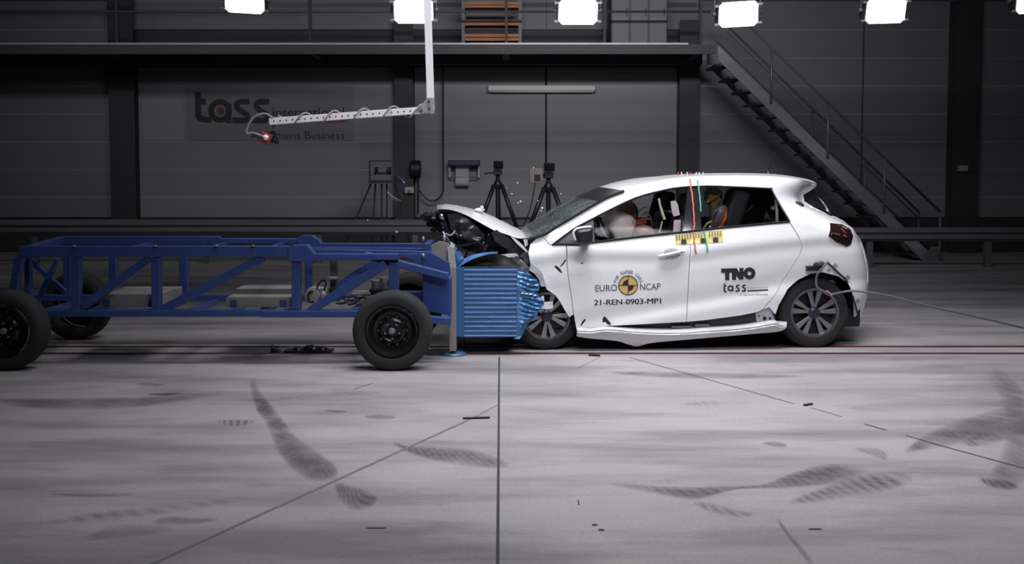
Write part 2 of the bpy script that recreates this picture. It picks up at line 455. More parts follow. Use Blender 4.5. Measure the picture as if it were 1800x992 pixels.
tyre_mark([(1062, 850, 2), (1120, 857, 6), (1170, 864, 9), (1225, 868, 12), (1262, 862, 8), (1300, 858, 3), (1345, 855, 5), (1395, 845, 14), (1445, 836, 18), (1490, 830, 15), (1530, 826, 4)], 0.62, 0.3, 40)
tyre_mark([(1385, 884, 4), (1440, 872, 12), (1500, 856, 18), (1560, 846, 18), (1606, 842, 8)], 0.5, 0.7, 34)
tyre_mark([(1218, 884, 3), (1250, 893, 9), (1300, 905, 7), (1325, 906, 2)], 0.35, 0.7, 34)
tyre_mark([(1588, 796, 3), (1630, 778, 14), (1690, 760, 22), (1750, 742, 22), (1800, 725, 20)], 0.5, 0.35, 34)
tyre_mark([(1690, 782, 4), (1730, 772, 14), (1790, 752, 14), (1850, 735, 8)], 0.4, 0.6, 34)
tyre_mark([(1740, 650, 14), (1775, 690, 22), (1800, 740, 30), (1800, 800, 40), (1770, 835, 30), (1735, 850, 8)], 0.42, 0.3, 34)
tyre_mark([(1720, 842, 4), (1750, 851, 9), (1790, 856, 6)], 0.6, 0.6, 50)
tyre_mark([(382, 741, 2), (400, 744, 6), (425, 744, 6), (448, 742, 2)], 0.6, 0.9, 50, 0)
tyre_mark([(640, 734, 2), (665, 734, 5), (698, 735, 2)], 0.4, 0.3, 50)
tyre_mark([(570, 722, 1), (590, 724, 3), (612, 724, 1)], 0.45, 0.1, 50)
tyre_mark([(1500, 790, 2), (1540, 797, 9), (1560, 806, 6)], 0.3, 0.3, 50)
tyre_mark([(1340, 780, 2), (1365, 782, 6), (1385, 785, 2)], 0.35, 0.1, 50)
tyre_mark([(1365, 912, 3), (1385, 940, 4), (1408, 968, 5), (1430, 995, 6)], 0.45, 0.2, 50)
tyre_mark([(1195, 712, 2), (1240, 710, 5), (1280, 708, 2)], 0.22, 0.8, 34)
tyre_mark([(258, 694, 1), (288, 694, 2.5), (318, 692, 1.5)], 0.75, 0, 30)
tyre_mark([(235, 676, 1), (268, 677, 4), (290, 678, 1)], 0.4, 0.2, 30)
tyre_mark([(265, 920, 3), (300, 917, 9), (345, 917, 6), (384, 914, 3)], 0.38, 0.2, 20, name='oil_stain')
tyre_mark([(150, 950, 4), (200, 936, 12), (260, 932, 10), (310, 930, 4)], 0.3, 0.2, 20, name='oil_stain')
tyre_mark([(90, 870, 2), (160, 872, 4), (240, 870, 2)], 0.3, 0.1, 20)
tyre_mark([(50, 925, 2), (150, 912, 8), (250, 902, 9), (350, 888, 9), (440, 876, 4)], 0.22, 0.9, 26)
tyre_mark([(480, 702, 1), (540, 698, 5), (620, 694, 5), (690, 692, 1)], 0.2, 0.9, 40)
tyre_mark([(1060, 655, 2), (1180, 660, 6), (1320, 662, 5), (1420, 662, 1)], 0.35, 0.1, 20)
tyre_mark([(0, 707, 8), (120, 712, 11), (260, 706, 9), (400, 690, 3)], 0.38, 0.1, 20)
for (a, b, wd) in (((645, 929), (678, 929), 0.012), ((1041, 923), (1050, 924), 0.02), ((1052, 932), (1062, 933), 0.02), ((1422, 931), (1444, 931), 0.015), ((1016, 880), (1018, 889), 0.006)):
    strip([a, b], wd, 0.002).build('tape_scrap', 'joint', floor)

# ------------------------------------------------------------------ walkway with its railing
zdk = at(900, 76.5, YD).z; zun = at(900, 95, YD).z; xr = at(1258, 85, YD).x
walk = thing('walkway', 'long dark steel walkway along the back wall above the doors', 'walkway', (-4, YD+0.9, 0))
MB().box2((X0+.02, YD+0.05, zdk-0.06), (xr, YW-0.32, zdk-0.01)).build('deck', 'steel_grey', walk)
MB().box2((X0+.02, YD, zun), (xr, YD+0.05, zdk-0.02)).build('edge_beam', mat('beam_dark', (.055, .055, .062), .6), walk)
MB().box2((X0+.02, YD-0.012, zdk-0.02), (xr-0.5, YD+0.04, zdk+0.012)).build('lit_edge_strip', mat('lit_edge_strip', (0.45, 0.46, 0.48), 0.45, 0.2, 0.2, 3), walk)  # kick strip; its pale colour stands for the lit deck edge
for px in (-280, 180, 545, 890, 1232): MB().box2((at(px, 95, YD).x-0.06, YD+0.06, zun+0.02), (at(px, 95, YD).x+0.06, YW-0.61, zdk-0.07)).build('cross_beam', 'steel_black', walk)
MB().box2((X0+.02, YW-0.6, zun-0.05), (xr, YW-0.32, zdk-0.07)).build('rear_beam', 'steel_black', walk)
for px in (-120, 205, 545, 890, 1063, 1232):
    x = at(px, 60, YD).x; MB().box2((x-0.025, YD+0.01, zdk), (x+0.025, YD+0.06, zdk+1.1)).build('railing_post', 'steel_black', walk)
for h in (0.58, 1.1): MB().tube([(X0+.02, YD+0.035, zdk+h), (xr-0.1, YD+0.035, zdk+h)], 0.022).build('handrail', 'steel_grey', walk)

# things stored on the walkway
rk = thing('storage_rack', 'storage rack with orange beams standing on the walkway', 'rack', (at(865, 60, YW-.9).x, YW-0.85, zdk))
xa, xb = at(815, 40, YW-0.9).x, at(914, 40, YW-0.9).x
mat('orange_paint', (0.42, 0.13, 0.03), 0.5, 0, 0.15, 9)
for x in (xa, xb):
    m = MB()
    for y in (YW-1.1, YW-0.6): m.box2((x-0.03, y-0.03, zdk), (x+0.03, y+0.03, zdk+1.7))
    for k in range(4): m.beam((x, YW-1.1, zdk+0.1+0.4*k), (x, YW-0.6, zdk+0.45+0.4*k), 0.02, 0.02, (1, 0, 0))
    m.build('upright_frame', 'steel_grey', rk)
for y0, y1 in ((4, 14), (35, 45), (60, 72)):
    z1 = at(865, y0, YW-1.1).z; z0 = at(865, y1, YW-1.1).z
    m = MB(); m.box2((xa+.03, YW-1.14, z0), (xb-.03, YW-1.1, z0+(z1-z0)*.42)); m.box2((xa+.03, YW-1.13, z0+(z1-z0)*.55), (xb-.03, YW-1.1, z1))
    m.box2((xa+.03, YW-1.1, z0+.02), (xb-.03, YW-0.6, z0+.04)); m.build('shelf_beam', 'orange_paint', rk)
cb = thing('storage_cabinet', 'low grey cabinet on the walkway right of the orange rack', 'cabinet', (at(1120, 60, YW-.9).x, YW-0.8, zdk))
xa, xb = at(1072, 40, YW-0.9).x, at(1170, 40, YW-0.9).x
MB().box2((xa, YW-1.1, zdk), (xb, YW-0.5, zdk+1.25)).build('body', 'cladding_dark', cb, bevel=0.01)
for k in range(3):
    dx = (xb-xa)/3; d = MB().box2((xa+k*dx+.02, YW-1.115, zdk+.05), (xa+(k+1)*dx-.02, YW-1.1, zdk+1.2)).build('door', 'cladding', cb, bevel=0.006)
    MB().box2((xa+(k+.8)*dx, YW-1.135, zdk+.6), (xa+(k+.85)*dx, YW-1.115, zdk+.75)).build('handle', 'steel_black', d)

# ------------------------------------------------------------------ staircase
YS0, YS1 = 17.9, 18.85
st = thing('staircase', 'steel staircase coming down from the walkway with open treads', 'staircase', (at(1640, 460, 18.3).x, 18.35, 0))
top = at(1262, 92, YS0); bot = at(1640, 459, YS0); bot.z = max(bot.z, 0.0)
sd = (bot-top)
for y in (YS0, YS1-0.02):
    o = Vector((0, y-YS0, 0)); up = Vector((0, 0, 0.13))
    MB().prism([top+o+up, bot+o+up+Vector((0.05, 0, -.09)), bot+o+Vector((0.12, 0, 0)), bot+o+Vector((-0.18, 0, 0)), top+o-Vector((0, 0, .13))], (0, 0.02, 0)).build('stringer', mat('stair_steel', (.21, .21, .235), .5, .1, .1, 6), st)
for k in range(16):
    p = top+sd*((k+0.6)/16.4)
    MB().box2((p.x-0.17, YS0+0.02, p.z-0.1), (p.x+0.12, YS1-0.02, p.z-0.06)).build('tread', 'steel_black', st)
slope = sd.z/sd.x
for y, posts, mt in ((YS0-0.03, (1355, 1456, 1557, 1657), 'galvanised'), (YS1+0.03, (1428, 1523, 1619), 'steel_grey')):
    def zst(x): return top.z+(x-top.x)*slope
    ps = [at(px, 200, y).x for px in posts]
    for x in ps: MB().tube([(x, y, zst(x)), (x, y, zst(x)+0.98)], 0.022).build('railing_post', mt, st)
    a, b = top.x+0.15, ps[-1]
    for h, r in ((0.98, 0.022), (0.5, 0.014)):
        MB().tube([(a, y, zst(a)+h), (b, y, zst(b)+h)], r).build('handrail', 'steel_grey', st)
bx = at(1636, 452, YS0-0.05)
MB().prism([(bx.x-0.14, YS0-0.03, 0.0), (bx.x+0.16, YS0-0.03, 0.0), (bx.x+0.16, YS0-0.03, 0.26), (bx.x+0.02, YS0-0.03, 0.26), (bx.x-0.14, YS0-0.03, 0.06)], (0, 0.01, 0)).build('foot_plate', 'galvanised', st)

# ------------------------------------------------------------------ guard rails
def guard(name_label, xa, xb, y, ztop, h, pxs):
    g = thing('guard_rail', name_label, 'guard rail', ((xa+xb)/2, y, 0))
    prof = [(0, 0), (-.03, -.03), (-.085, -.085), (-.085, -.125), (-.03, -.165), (-.02, -.19), (-.03, -.215), (-.085, -.255), (-.085, -.295), (-.03, -.345), (0, -.375)]
    k = h/0.375
    rws = [[(x, y+a, ztop+b*k) for a, b in prof] for x in (xa, xb)]
    MB().grid(rws, False).build('corrugated_beam', mat('guard_steel', (0.17, 0.172, 0.185), 0.38, 0.25, 0.15, 5), g)
    for x in pxs: MB().box2((x-0.05, y+0.005, 0), (x+0.05, y+0.09, ztop-0.03)).build('post', 'steel_grey', g)
zt = at(700, 386, 17.4).z
guard('dark corrugated guard rail behind the blue trolley', X0+.1, at(1010, 400, 17.4).x, 17.4, zt, 0.27, [at(p, 430, 17.4).x for p in (-150, 60, 360, 560, 730, 960)])
zt = at(1600, 400, 16.6).z
guard('dark corrugated guard rail behind the car, below the staircase', at(1015, 400, 16.6).x, X1-.1, 16.6, zt, 0.23, [at(p, 430, 16.6).x for p in (1100, 1330, 1530, 1738)])

# ------------------------------------------------------------------ on the wall
def sign():
    Y = YW-0.074
    a, b = at(330, 248, Y), at(620, 151, Y)
    sg = thing('wall_sign', 'wide grey wall banner with dark lower case lettering behind the boom', 'sign', ((a.x+b.x)/2, Y, a.z))
    MB().box2((a.x, Y-0.01, a.z), (b.x, Y-0.001, b.z)).build('banner', mat('banner', (0.17, 0.17, 0.185), 0.6, 0, 0.1, 1.2), sg)
    q = lambda x, y: at(330+x/5.806, 140+y/5.806, Y-0.013)
    def put(name, shapes, m):
        mb = MB()
        for k, (V, F) in enumerate(shapes): mb.add([q(*v)+Vector((0, -.0008*k, 0)) for v in V], F)
        mb.build(name, m, sg, weld=False)
    arc = lambda cx, cy, r, a0, a1, n=20: [(cx+r*math.cos(math.radians(a0+(a1-a0)*k/n)), cy+r*math.sin(math.radians(a0+(a1-a0)*k/n))) for k in range(n+1)]
    ss = []
    for ox in (0, 200):
        ss += [stroke2d([(632+ox, 225), (540+ox, 225)]+arc(540+ox, 265, 40, 270, 120, 10)+[(560+ox, 330), (590+ox, 350)]+arc(575+ox, 382, 36, -50, 90, 8)+[(455+ox, 415)], 58)]
    put('lettering', [stroke2d([(105, 130), (105, 350)]+arc(160, 350, 55, 180, 95, 8)+[(240, 413)], 62), stroke2d([(105, 225), (186, 225)], 60),
        stroke2d(arc(330, 320, 92, 0, 360, 40)[:-1], 58, True), stroke2d([(415, 250), (415, 445)], 60)]+ss, 'ink')
    put('logo_dot', [stroke2d(arc(335, 320, 19, 0, 360, 24)[:-1], 38, True)], mat('dull_red', (0.13, 0.035, 0.02), 0.6))
    put('logo_bar', [stroke2d([(865, 424), (1597, 424)], 36)], mat('dull_orange', (0.2, 0.075, 0.03), 0.6))
    def words(txt, x0, y0, x1, y1, bold):
        V, F = text2d(txt, bold); put('lettering', [([(x0+(x1-x0)*u, y1+(y0-y1)*v) for u, v in V], F)], 'ink')
    words('international', 865, 290, 1597, 372, 0.012)
    words('A Siemens Business', 640, 528, 1597, 608, 0.0)
sign()

Y = YW-0.09
lf = thing('strip_light', 'long pale wall strip light above the right hand door, switched off', 'light', at(952, 160, Y))
a, b = at(858, 160, Y), at(1046, 151, Y)
MB().box2((a.x, Y-0.10, a.z), (b.x, Y+.02, b.z)).build('housing', mat('lamp_pale', (0.62, 0.62, 0.58), 0.5, 0, 0.05, 8), lf, bevel=0.012)
MB().tube([(a.x+.03, Y-.085, a.z-.02), (b.x-.03, Y-.085, a.z-.02)], 0.02).build('tube', 'white_plastic', lf)
for x in (a.x, b.x): MB().box2((x-.012, Y-0.105, a.z-.03), (x+.012, Y+.02, b.z+.005)).build('end_cap', 'grey_plastic', lf)

# paper roll holder
ph = thing('paper_roll_holder', 'wall holder with blue top cover and hanging white paper roll', 'paper dispenser', at(816, 330, Y))
a, b = at(790, 292, Y), at(844, 281, Y)
MB().box2((a.x, Y-0.3, a.z), (b.x, Y+.02, b.z)).build('cover', mat('navy', (0.02, 0.03, 0.08), 0.4), ph, bevel=0.02)
MB().beam((a.x, Y-.31, b.z), (b.x, Y-.31, b.z), .02, .02).build('front_bar', 'galvanised', ph)
for px in (791, 842):
    p, q_ = at(px, 292, Y), at(px, 312, Y); MB().box2((p.x-.015, Y-.16, q_.z), (p.x+.015, Y+.02, p.z)).build('side_arm', 'galv_pale', ph)
p, q_ = at(801, 291, Y-.1), at(824, 328, Y-.1)
MB().box2((p.x, Y-.13, q_.z+.05), (q_.x, Y-.11, p.z)).build('paper_sheet', mat('paper', (0.42, 0.41, 0.40), 0.9, 0, 0.03), ph)
MB().lathe([(0.0, p.x), (0.10, p.x), (0.10, q_.x), (0.0, q_.x)], (0, Y-.09, q_.z+.10), 'X', 24).build('paper_roll', 'paper', ph)
p, q_ = at(792, 312, Y), at(842, 312, Y)
MB().tube([p+Vector((0, -.14, 0)), q_+Vector((0, -.14, 0))], 0.012).build('roll_spindle', 'galvanised', ph)

# cable reel box, switch box and cable on the middle column
cr_ = thing('cable_reel', 'round black cable reel with hanging cable on the middle column', 'cable reel', at(732, 312, YW-.3))
c = at(731, 297, YW-.36)
MB().lathe([(0, -.1), (.15, -.1), (.17, -.08), (.17, .08), (.15, .1), (0, .1)], c, 'X', 28).build('drum', 'black_plastic', cr_)
MB().tube([at(736, 305, YW-.36), at(735, 340, YW-.36), at(735, 376, YW-.36)], 0.018).build('drop_cable', 'black_plastic', cr_)
MB().tube(cr([at(*p, YW-.3) for p in ((737, 334), (745, 345), (757, 353), (768, 351), (776, 343), (779, 333), (779, 290), (779, 200), (779, 120))], 6), 0.016).build('looped_cable', 'black_plastic', cr_)
sb = thing('switch_box', 'small pale switch box on the middle column below the cable reel', 'switch', at(720, 343, YW-.3))
a, b = at(712, 340, YW-.31), at(728, 329, YW-.31)
MB().box2((a.x, YW-.4, a.z), (b.x, YW-.302, b.z)).build('housing', 'galv_pale', sb, bevel=0.012)
MB().box2((a.x+.06, YW-.43, a.z+.02), (a.x+.12, YW-.4, a.z+.07)).build('switch_knob', 'red_mark', sb)
eb = thing('junction_box', 'small pale junction box on the far right column', 'box', at(1691, 302, YW-.3))
a, b = at(1681, 302, YW-.31), at(1701, 290, YW-.31)
MB().box2((a.x, YW-.37, a.z), (b.x, YW-.302, b.z)).build('housing', 'galvanised', eb, bevel=0.012)
MB().box2((a.x+.03, YW-.378, a.z+.02), (b.x-.03, YW-.37, b.z-.02)).build('lid', 'galv_pale', eb)

# ------------------------------------------------------------------ tripods and the instrument stand
def tripod(lab, px, ph, Y, red):
    b = at(px, 400, Y); t = thing('camera_tripod', lab, 'tripod', (b.x, Y, 0), 0, 'camera tripods before the guard rail')
    hub = at(px, ph+32, Y); tp = at(px, ph+10, Y)
    MB().tube([hub+Vector((0, 0, -.75)), tp], 0.035, 10).build('centre_column', 'black_plastic', t)
    MB().ball(hub, (.07, .07, .09)).build('hub', 'black_plastic', t)
    for dx, dy in ((-.62, -.25), (.62, -.25), (0.04, .6)):
        f = Vector((hub.x+dx, Y+dy, 0.02)); k = hub.lerp(f, .5)
        l = MB().tube([hub+Vector((dx*.1, dy*.1, 0)), k], 0.034, 8).tube([k, f], 0.022, 8).build('leg', 'black_plastic', t)
        MB().ball(f, (.03, .03, .02)).build('foot', 'rubber', l)
    MB().box(tp+Vector((0, 0, .0)), (.14, .16, .10)).build('head', 'black_plastic', t, bevel=.015)
    MB().tube([tp, tp+Vector((-.22, -.05, -.02))], .012).build('pan_handle', 'black_plastic', t)
    cm = MB().box(tp+Vector((0.01, 0, .12)), (.16, .22, .13)).build('camera', 'black_gloss', t, bevel=.012)
    MB().lathe([(0, -.2), (.045, -.2), (.05, -.1), (.05, 0), (0, 0)], tp+Vector((0.01, 0, .12)), 'Y', 20).build('lens', 'black_gloss', cm)
    if red: 
        bx = MB().box(tp+Vector((-.19, -.05, -.01)), (.20, .12, .22)).build('control_box', mat('dull_box', (0.22, 0.17, 0.16), .5), t, bevel=.01)
        MB().box(tp+Vector((-.17, -.115, -.04)), (.09, .01, .1)).build('panel', 'black_plastic', bx)
        MB().tube(cr([tp+Vector((-.2, -.1, -.12)), tp+Vector((-.35, -.1, -.7)), tp+Vector((-.75, -.1, -1.1))], 8), .008).build('cable', 'black_plastic', t)
tripod('black camera tripod in front of the guard rail, between paper holder and car bonnet', 875, 293, 16.45, False)
tripod('black camera tripod with a reddish box on its head, above the windscreen', 964, 298, 15.0, True)
YS = 18.2
sn = thing('instrument_stand', 'dark stand carrying a framed instrument tray in front of the left hand door', 'stand', (at(672, 380, YS).x, YS, 0))
a, b = at(650, 318, YS), at(694, 283, YS); m = MB()
for p, q_ in (((a.x, b.z), (b.x, b.z)), ((a.x, b.z), (a.x, a.z)), ((b.x, b.z), (b.x, a.z))): m.beam((p[0], YS, p[1]), (q_[0], YS, q_[1]), .03, .03)
m.build('frame', 'steel_black', sn)
a2, b2 = at(659, 307, YS-.05), at(686, 294, YS-.05); m = MB()
m.box2((a2.x, YS-.15, a2.z), (b2.x, YS+.1, a2.z+.04)); m.box2((a2.x, YS-.15, a2.z), (a2.x+.04, YS+.1, b2.z)); m.box2((b2.x-.04, YS-.15, a2.z), (b2.x, YS+.1, b2.z))
m.build('cradle', 'black_plastic', sn)
MB().box2((a2.x+.06, YS-.1, a2.z+.04), (b2.x-.06, YS+.05, a2.z+.1)).build('instrument', 'grey_plastic', sn, bevel=.01)
p, q_ = at(650, 322, YS), at(696, 317, YS)
MB().box2((p.x, YS-.2, p.z), (q_.x, YS+.2, q_.z)).build('tray', 'steel_black', sn)
for (x0, y0), (x1, y1) in (((652, 323), (615, 410)), ((660, 323), (655, 410)), ((671, 323), (671, 410)), ((680, 323), (680, 410)), ((694, 323), (716, 410))):
    p, f = at(x0, y0, YS), at(x1, y1, YS); d = (f-p); f = p+d*(p.z-0.01)/(-d.z)
    MB().tube([p, f], .016, 6).build('leg', 'steel_black', sn)
# ------------------------------------------------------------------ flood lights hung in a row
YL = 13.0
mat('lamp_housing', (0.05, 0.05, 0.055), .5)
emit('lamp_face', (0.93, 0.96, 1.0), 9.0)
ws = ['', 'leftmost of the row', 'above the boom upright', 'right of the orange rack', 'above the staircase top', 'right of the staircase', 'cut by the right frame edge']
for k, (px, yb, rot, lab) in enumerate(((190, -6, 0, 'leftmost'), (430, 23, .12, 'second'), (727, 41, 0, ''), (1016, 43, 0, ''), (1298, 47, -.12, ''), (1557, 41, -.06, ''), (1822, 22, -.2, ''))):
    if k == 0: continue
    c = at(px, yb-22, YL); hw = 0.265; hh = .17
    t = thing('flood_light', 'glaring white flood light in the row, '+ws[k], 'flood light', (c.x, YL, c.z-hh), rot*0.4, 'flood lights hung in a row')
    Rt = Matrix.Rotation(math.radians(20), 3, 'X') @ Matrix.Rotation(rot*.5, 3, 'Y')
    T = lambda x, y, z: c + Rt @ Vector((x, y, z))
    oct_ = [(-hw, -hh+.05), (-hw+.05, -hh), (hw-.05, -hh), (hw, -hh+.05), (hw, hh-.05), (hw-.05, hh), (-hw+.05, hh), (-hw, hh-.05)]
    hs = MB().prism([T(x, 0, z) for x, z in oct_], Rt @ Vector((0, .2, 0))).build('housing', 'lamp_housing', t)
    m = MB()
    for i in range(7): m.box(T(-.21+.07*i, .24, 0), (.015, .1, .28), Rt)
    m.build('cooling_fin', 'lamp_housing', hs)
    MB().prism([T(x*.94, -.012, z*.94) for x, z in oct_], Rt @ Vector((0, .01, 0))).build('lamp_face', 'lamp_face', t)
    m = MB()
    for s_ in (-1, 1):
        m.beam(T(s_*(hw+.03), .1, -.02), T(s_*(hw+.03), .1, .36), .05, .012); m.tube([T(s_*(hw-.01), .1, 0), T(s_*(hw+.05), .1, 0)], .03)
    m.beam(T(-hw-.03, .1, .36), T(hw+.03, .1, .36), .05, .012); m.build('yoke', 'galvanised', t)
    m = MB()
    for s_ in (-1, 1):
        for zz in (-.12, .12): m.box(T(s_*(hw+.015), -.005, zz), (.05, .03, .025), Rt)
    m.build('corner_clip', 'galv_pale', t)
tr = thing('lighting_truss', 'round pipe truss carrying the row of flood lights', 'truss', (2, YL+.1, 4.25))
for dz in (0, .3):
    for dy in (-.12, .12): MB().tube([(-9, YL+.12+dy, 4.32+dz), (11, YL+.12+dy, 4.32+dz)], .025).build('chord', 'galvanised', tr)
m = MB()
for i in range(50): m.tube([(-9+i*.4, YL, 4.32), (-8.8+i*.4, YL, 4.62), (-8.6+i*.4, YL, 4.32)], .012, 6)
m.build('lacing', 'galvanised', tr)
for x in (-8.5, -2, 5, 10.5): MB().tube([(x, YL+.12, 4.62), (x, YL+.12, ZT-.012)], .012).build('suspension_rod', 'galvanised', tr)

# ------------------------------------------------------------------ boom hanging in from above
YBm = 8.5
bo = thing('boom_arm', 'white perforated steel boom hanging down in an L shape above the trolley', 'boom', at(757, 195, YBm))
a, b = at(757.5, 195, YBm), at(749.5, -60, YBm)
b = a+(b-a)*((ZT-.012-a.z)/(b.z-a.z))
MB().beam(a, b, .05, .062).build('upright', 'aluminium', bo, bevel=.003)
a, b = at(763, 192.5, YBm-.03), at(474, 214, YBm-.03)
arm = MB().beam(a, b, .05, .058).build('arm', 'aluminium', bo, bevel=.003)
MB().prism([at(x, y, YBm-.062) for x, y in ((763, 200), (730, 196), (735, 190), (752, 172), (763, 172))], (0, .008, 0)).build('gusset_plate', 'galv_pale', bo)
m = MB(); d = b-a
for i in range(26):
    p = a+d*((i+.8)/26.6); MB().lathe([(0, -.0265), (.0065, -.0265), (.0065, -.0)], p, 'Y', 10).build('hole', 'black_plastic', arm)
m = MB()
for x, y in ((755, 178), (756, 190), (742, 194)): m.lathe([(0, -.085), (.012, -.085), (.012, -.06)], at(x, y, YBm), 'Y', 8)
m.build('bolt', 'galvanised', bo)
pts = []
for i in range(120):
    u = i/119; p = a+d*(0.02+.93*u); ph_ = u*5.2*2*PI
    pts.append(p+Vector((0, -.0+.05*math.cos(ph_), .052*math.sin(ph_))))
MB().tube(pts, .007, 6).build('wound_cable', mat('cable_grey', (0.28, 0.31, 0.34), .5), bo)
e = b+Vector((0.03, -.02, .03))
MB().tube(cr([e, at(466, 200, YBm-.05), at(448, 205, YBm-.05), at(436, 222, YBm-.05), at(434, 234, YBm-.05), at(446, 234, YBm-.05), at(462, 240, YBm-.05)], 8), .009, 6).build('loop_cable', 'cable_grey', bo)
MB().tube([at(481, 219, YBm), at(483, 231, YBm)], .012).build('hanger_rod', 'galvanised', bo)
sn = MB().box(at(468, 243, YBm), (.10, .09, .09), Matrix.Rotation(.4, 3, 'Y')).build('sensor_head', mat('sensor_red', (0.35, .05, .04), .4), bo, bevel=.008)
MB().ball(at(467, 242, YBm-.05), .026).build('sensor_lens', mat('white_gloss', (.9, .9, .9), .2), sn)
m = MB()
for x, y, r in ((476, 238, .03), (482, 246, .028), (480, 234, .02), (486, 250, .018)): m.ball(at(x, y, YBm), (r*1.3, r, r), 8, 6)
m.build('clamp', 'black_plastic', bo)

# ------------------------------------------------------------------ the car
CA = math.radians(3.5)
CO = fl(962, 618.5); CO.z = 0
WID = 1.73
car = thing('hatchback_car', 'white hatchback car with crushed nose and round yellow emblem on its door', 'car', CO, CA)
CM = TM[car.name]; CI = CM.inverted()
CAML = CI @ CAM; RL = CI.to_3x3()
def cl(px, py, w):
    """photo ray meets the car's lengthwise plane at depth w: local (s, w, z)"""
    d = RL @ ray(px, py); return CAML + d*((w-CAML.y)/d.y)
P0 = lambda px, py: cl(px, py, 0.0)
zc1T = [(P0(x, y).x, P0(x, y).z) for x, y in ((1010, 572), (1060, 560), (1130, 547), (1210, 531), (1300, 515), (1370, 497), (1530, 490))]
zc2T = [(P0(x, y).x, P0(x, y).z) for x, y in ((900, 455), (939, 449), (1001, 439), (1100, 441), (1215, 441), (1282, 431), (1360, 421), (1455, 413), (1530, 410))]
silT = sorted([(cl(x, y, .31).z, cl(x, y, .31).x) for x, y in ((1436, 308), (1434, 321), (1422, 333), (1413, 344), (1416, 356), (1436, 368), (1468, 383), (1500, 401), (1517, 440), (1526, 480), (1525, 520), (1514, 556))])
LR, RR = 0.5, 0.55
def prof_w(s, z):
    c1 = interp(zc1T, s); c2 = interp(zc2T, s)
    T = [(0.10, .07), (0.20, .012), (c1-.10, .0), (c1-.02, .024), (c1+.12, .006), (c2-.17, .003), (c2-.10, .011), (c2-.012, -.004), (c2+.03, .012), (c2+.15, .05), (1.30, .150), (1.44, .225), (1.50, .27), (1.54, .33), (1.58, .42)]
    T2 = [T[0]]
    for t in T[1:]:
        if t[0] > T2[-1][0]+.004: T2.append(t)
    return T2
def side_w(s, z):
    T = prof_w(s, z)
    v = sum(interp(T, z+k*.008) for k in (-3, -2, -1, 0, 1, 2, 3))/7
    se = interp(silT, z)+.05; q = (s-(se-LR))/LR
    if q > 0: v += RR*(1-math.sqrt(max(0, 1-min(q, 1)**2)))
    # slight dents in the front wing
    if s < .35 and z < 1.0: v += 0.012*noise.noise(Vector((s*6, 3.1, z*7)))*min(1, (.35-s)*3)
    return v
def hit(px, py, off=0.0):
    """photo ray meets the near flank"""
    d = RL @ ray(px, py); best = None; pw = None; t0 = (-.25-CAML.y)/d.y
    prev = None
    for i in range(110):
        wv = -.25+i*.01; p = CAML+d*((wv-CAML.y)/d.y)
        gap = side_w(p.x, p.z)+off-wv
        if best is None or gap < best[0]: best = (gap, wv)
        if gap <= 0:
            a, b = wv-.01, wv
            for _ in range(14):
                m = (a+b)/2; p = CAML+d*((m-CAML.y)/d.y)
                if side_w(p.x, p.z)+off-m > 0: a = m
                else: b = m
            p = CAML+d*(((a+b)/2-CAML.y)/d.y); return p
        if wv > .75: break
    wv = best[1]; return CAML+d*((wv-CAML.y)/d.y)
H2 = lambda pts: [(lambda p: (p.x, p.z))(hit(*q)) for q in pts]
def dens(pts, n=40):
    out = []
    for i in range(len(pts)):
        a = Vector(pts[i]); b = Vector(pts[(i+1) % len(pts)]); k = max(1, int((b-a).length/.045))
        out += [tuple(a.lerp(b, j/k)) for j in range(k)]
    return out
def skin(name, px_poly, m, parent, off=0.0, thick=0.014, g=.032, mirror=False, holes=(), wf=None, pts2=None):
    """sheet panel on the flank from its outline in the photograph"""
    poly = dens(pts2 or H2(px_poly)); hs = [dens(H2(h)) for h in holes]
    V, F, E = cdt(poly, hs, g)
    f = wf or (lambda s, z: side_w(s, z)+off)
    Wm = (lambda w_: WID-w_) if mirror else (lambda w_: w_)
    out = [Vector((v.x, Wm(f(v.x, v.y)), v.y)) for v in V]
    inn = [Vector((v.x, Wm(f(v.x, v.y)+thick), v.y)) for v in V]
    mb = MB(); mb.add(out, F, True); mb.add(inn, F, True)
    n = len(V); nb = sum(len(L) for L in [poly]+hs)
    mb.add(out+inn, [(a, b, n+b, n+a) for a, b in E])
    o = mb.build(name, m, parent, 'local', weld=False); return o

A_PIL = [(953, 413), (979, 397), (1021, 372), (1063, 348), (1094, 336)]
GUT = [(1097, 335), (1110, 329), (1140, 321), (1180, 314), (1230, 310), (1300, 309), (1360, 310.5), (1400, 314.5), (1430, 321)]
REAR = [(1421, 332), (1412, 343), (1414, 354), (1431, 365), (1461, 380), (1480, 389), (1499, 401), (1511, 422), (1518, 440), (1524, 465), (1526, 480), (1526, 500), (1524, 520), (1512, 556)]
ARCH = [(1501, 557), (1501, 547), (1499, 517), (1491, 498), (1474, 486), (1447, 479), (1426, 481), (1403, 492), (1384, 509), (1369, 536), (1363, 553)]
SEAM = [(1343, 543.5), (1367, 512), (1386, 479), (1407, 446), (1411, 432), (1401, 410), (1389, 391.5)]
DLO_TOP = [(1388, 389), (1372, 362), (1359, 340), (1356, 333), (1352, 331.7), (1290, 329), (1248, 327.6), (1197, 329.7), (1158, 337), (1118.6, 348), (1079, 366), (1042, 385), (1007, 404), (971, 431)]
flank = skin('body_side', cr2(A_PIL, 3)+cr2(GUT, 3)[1:]+REAR+ARCH+[(1352, 540)]+SEAM+DLO_TOP[:-1]+[(971, 430), (966, 430)], 'car_white', car)
flank2 = skin('body_side', cr2(A_PIL, 3)+cr2(GUT, 3)[1:]+REAR+ARCH+[(1352, 540)]+SEAM+DLO_TOP[:-1]+[(971, 430), (966, 430)], 'car_white', car, mirror=True, g=.05)
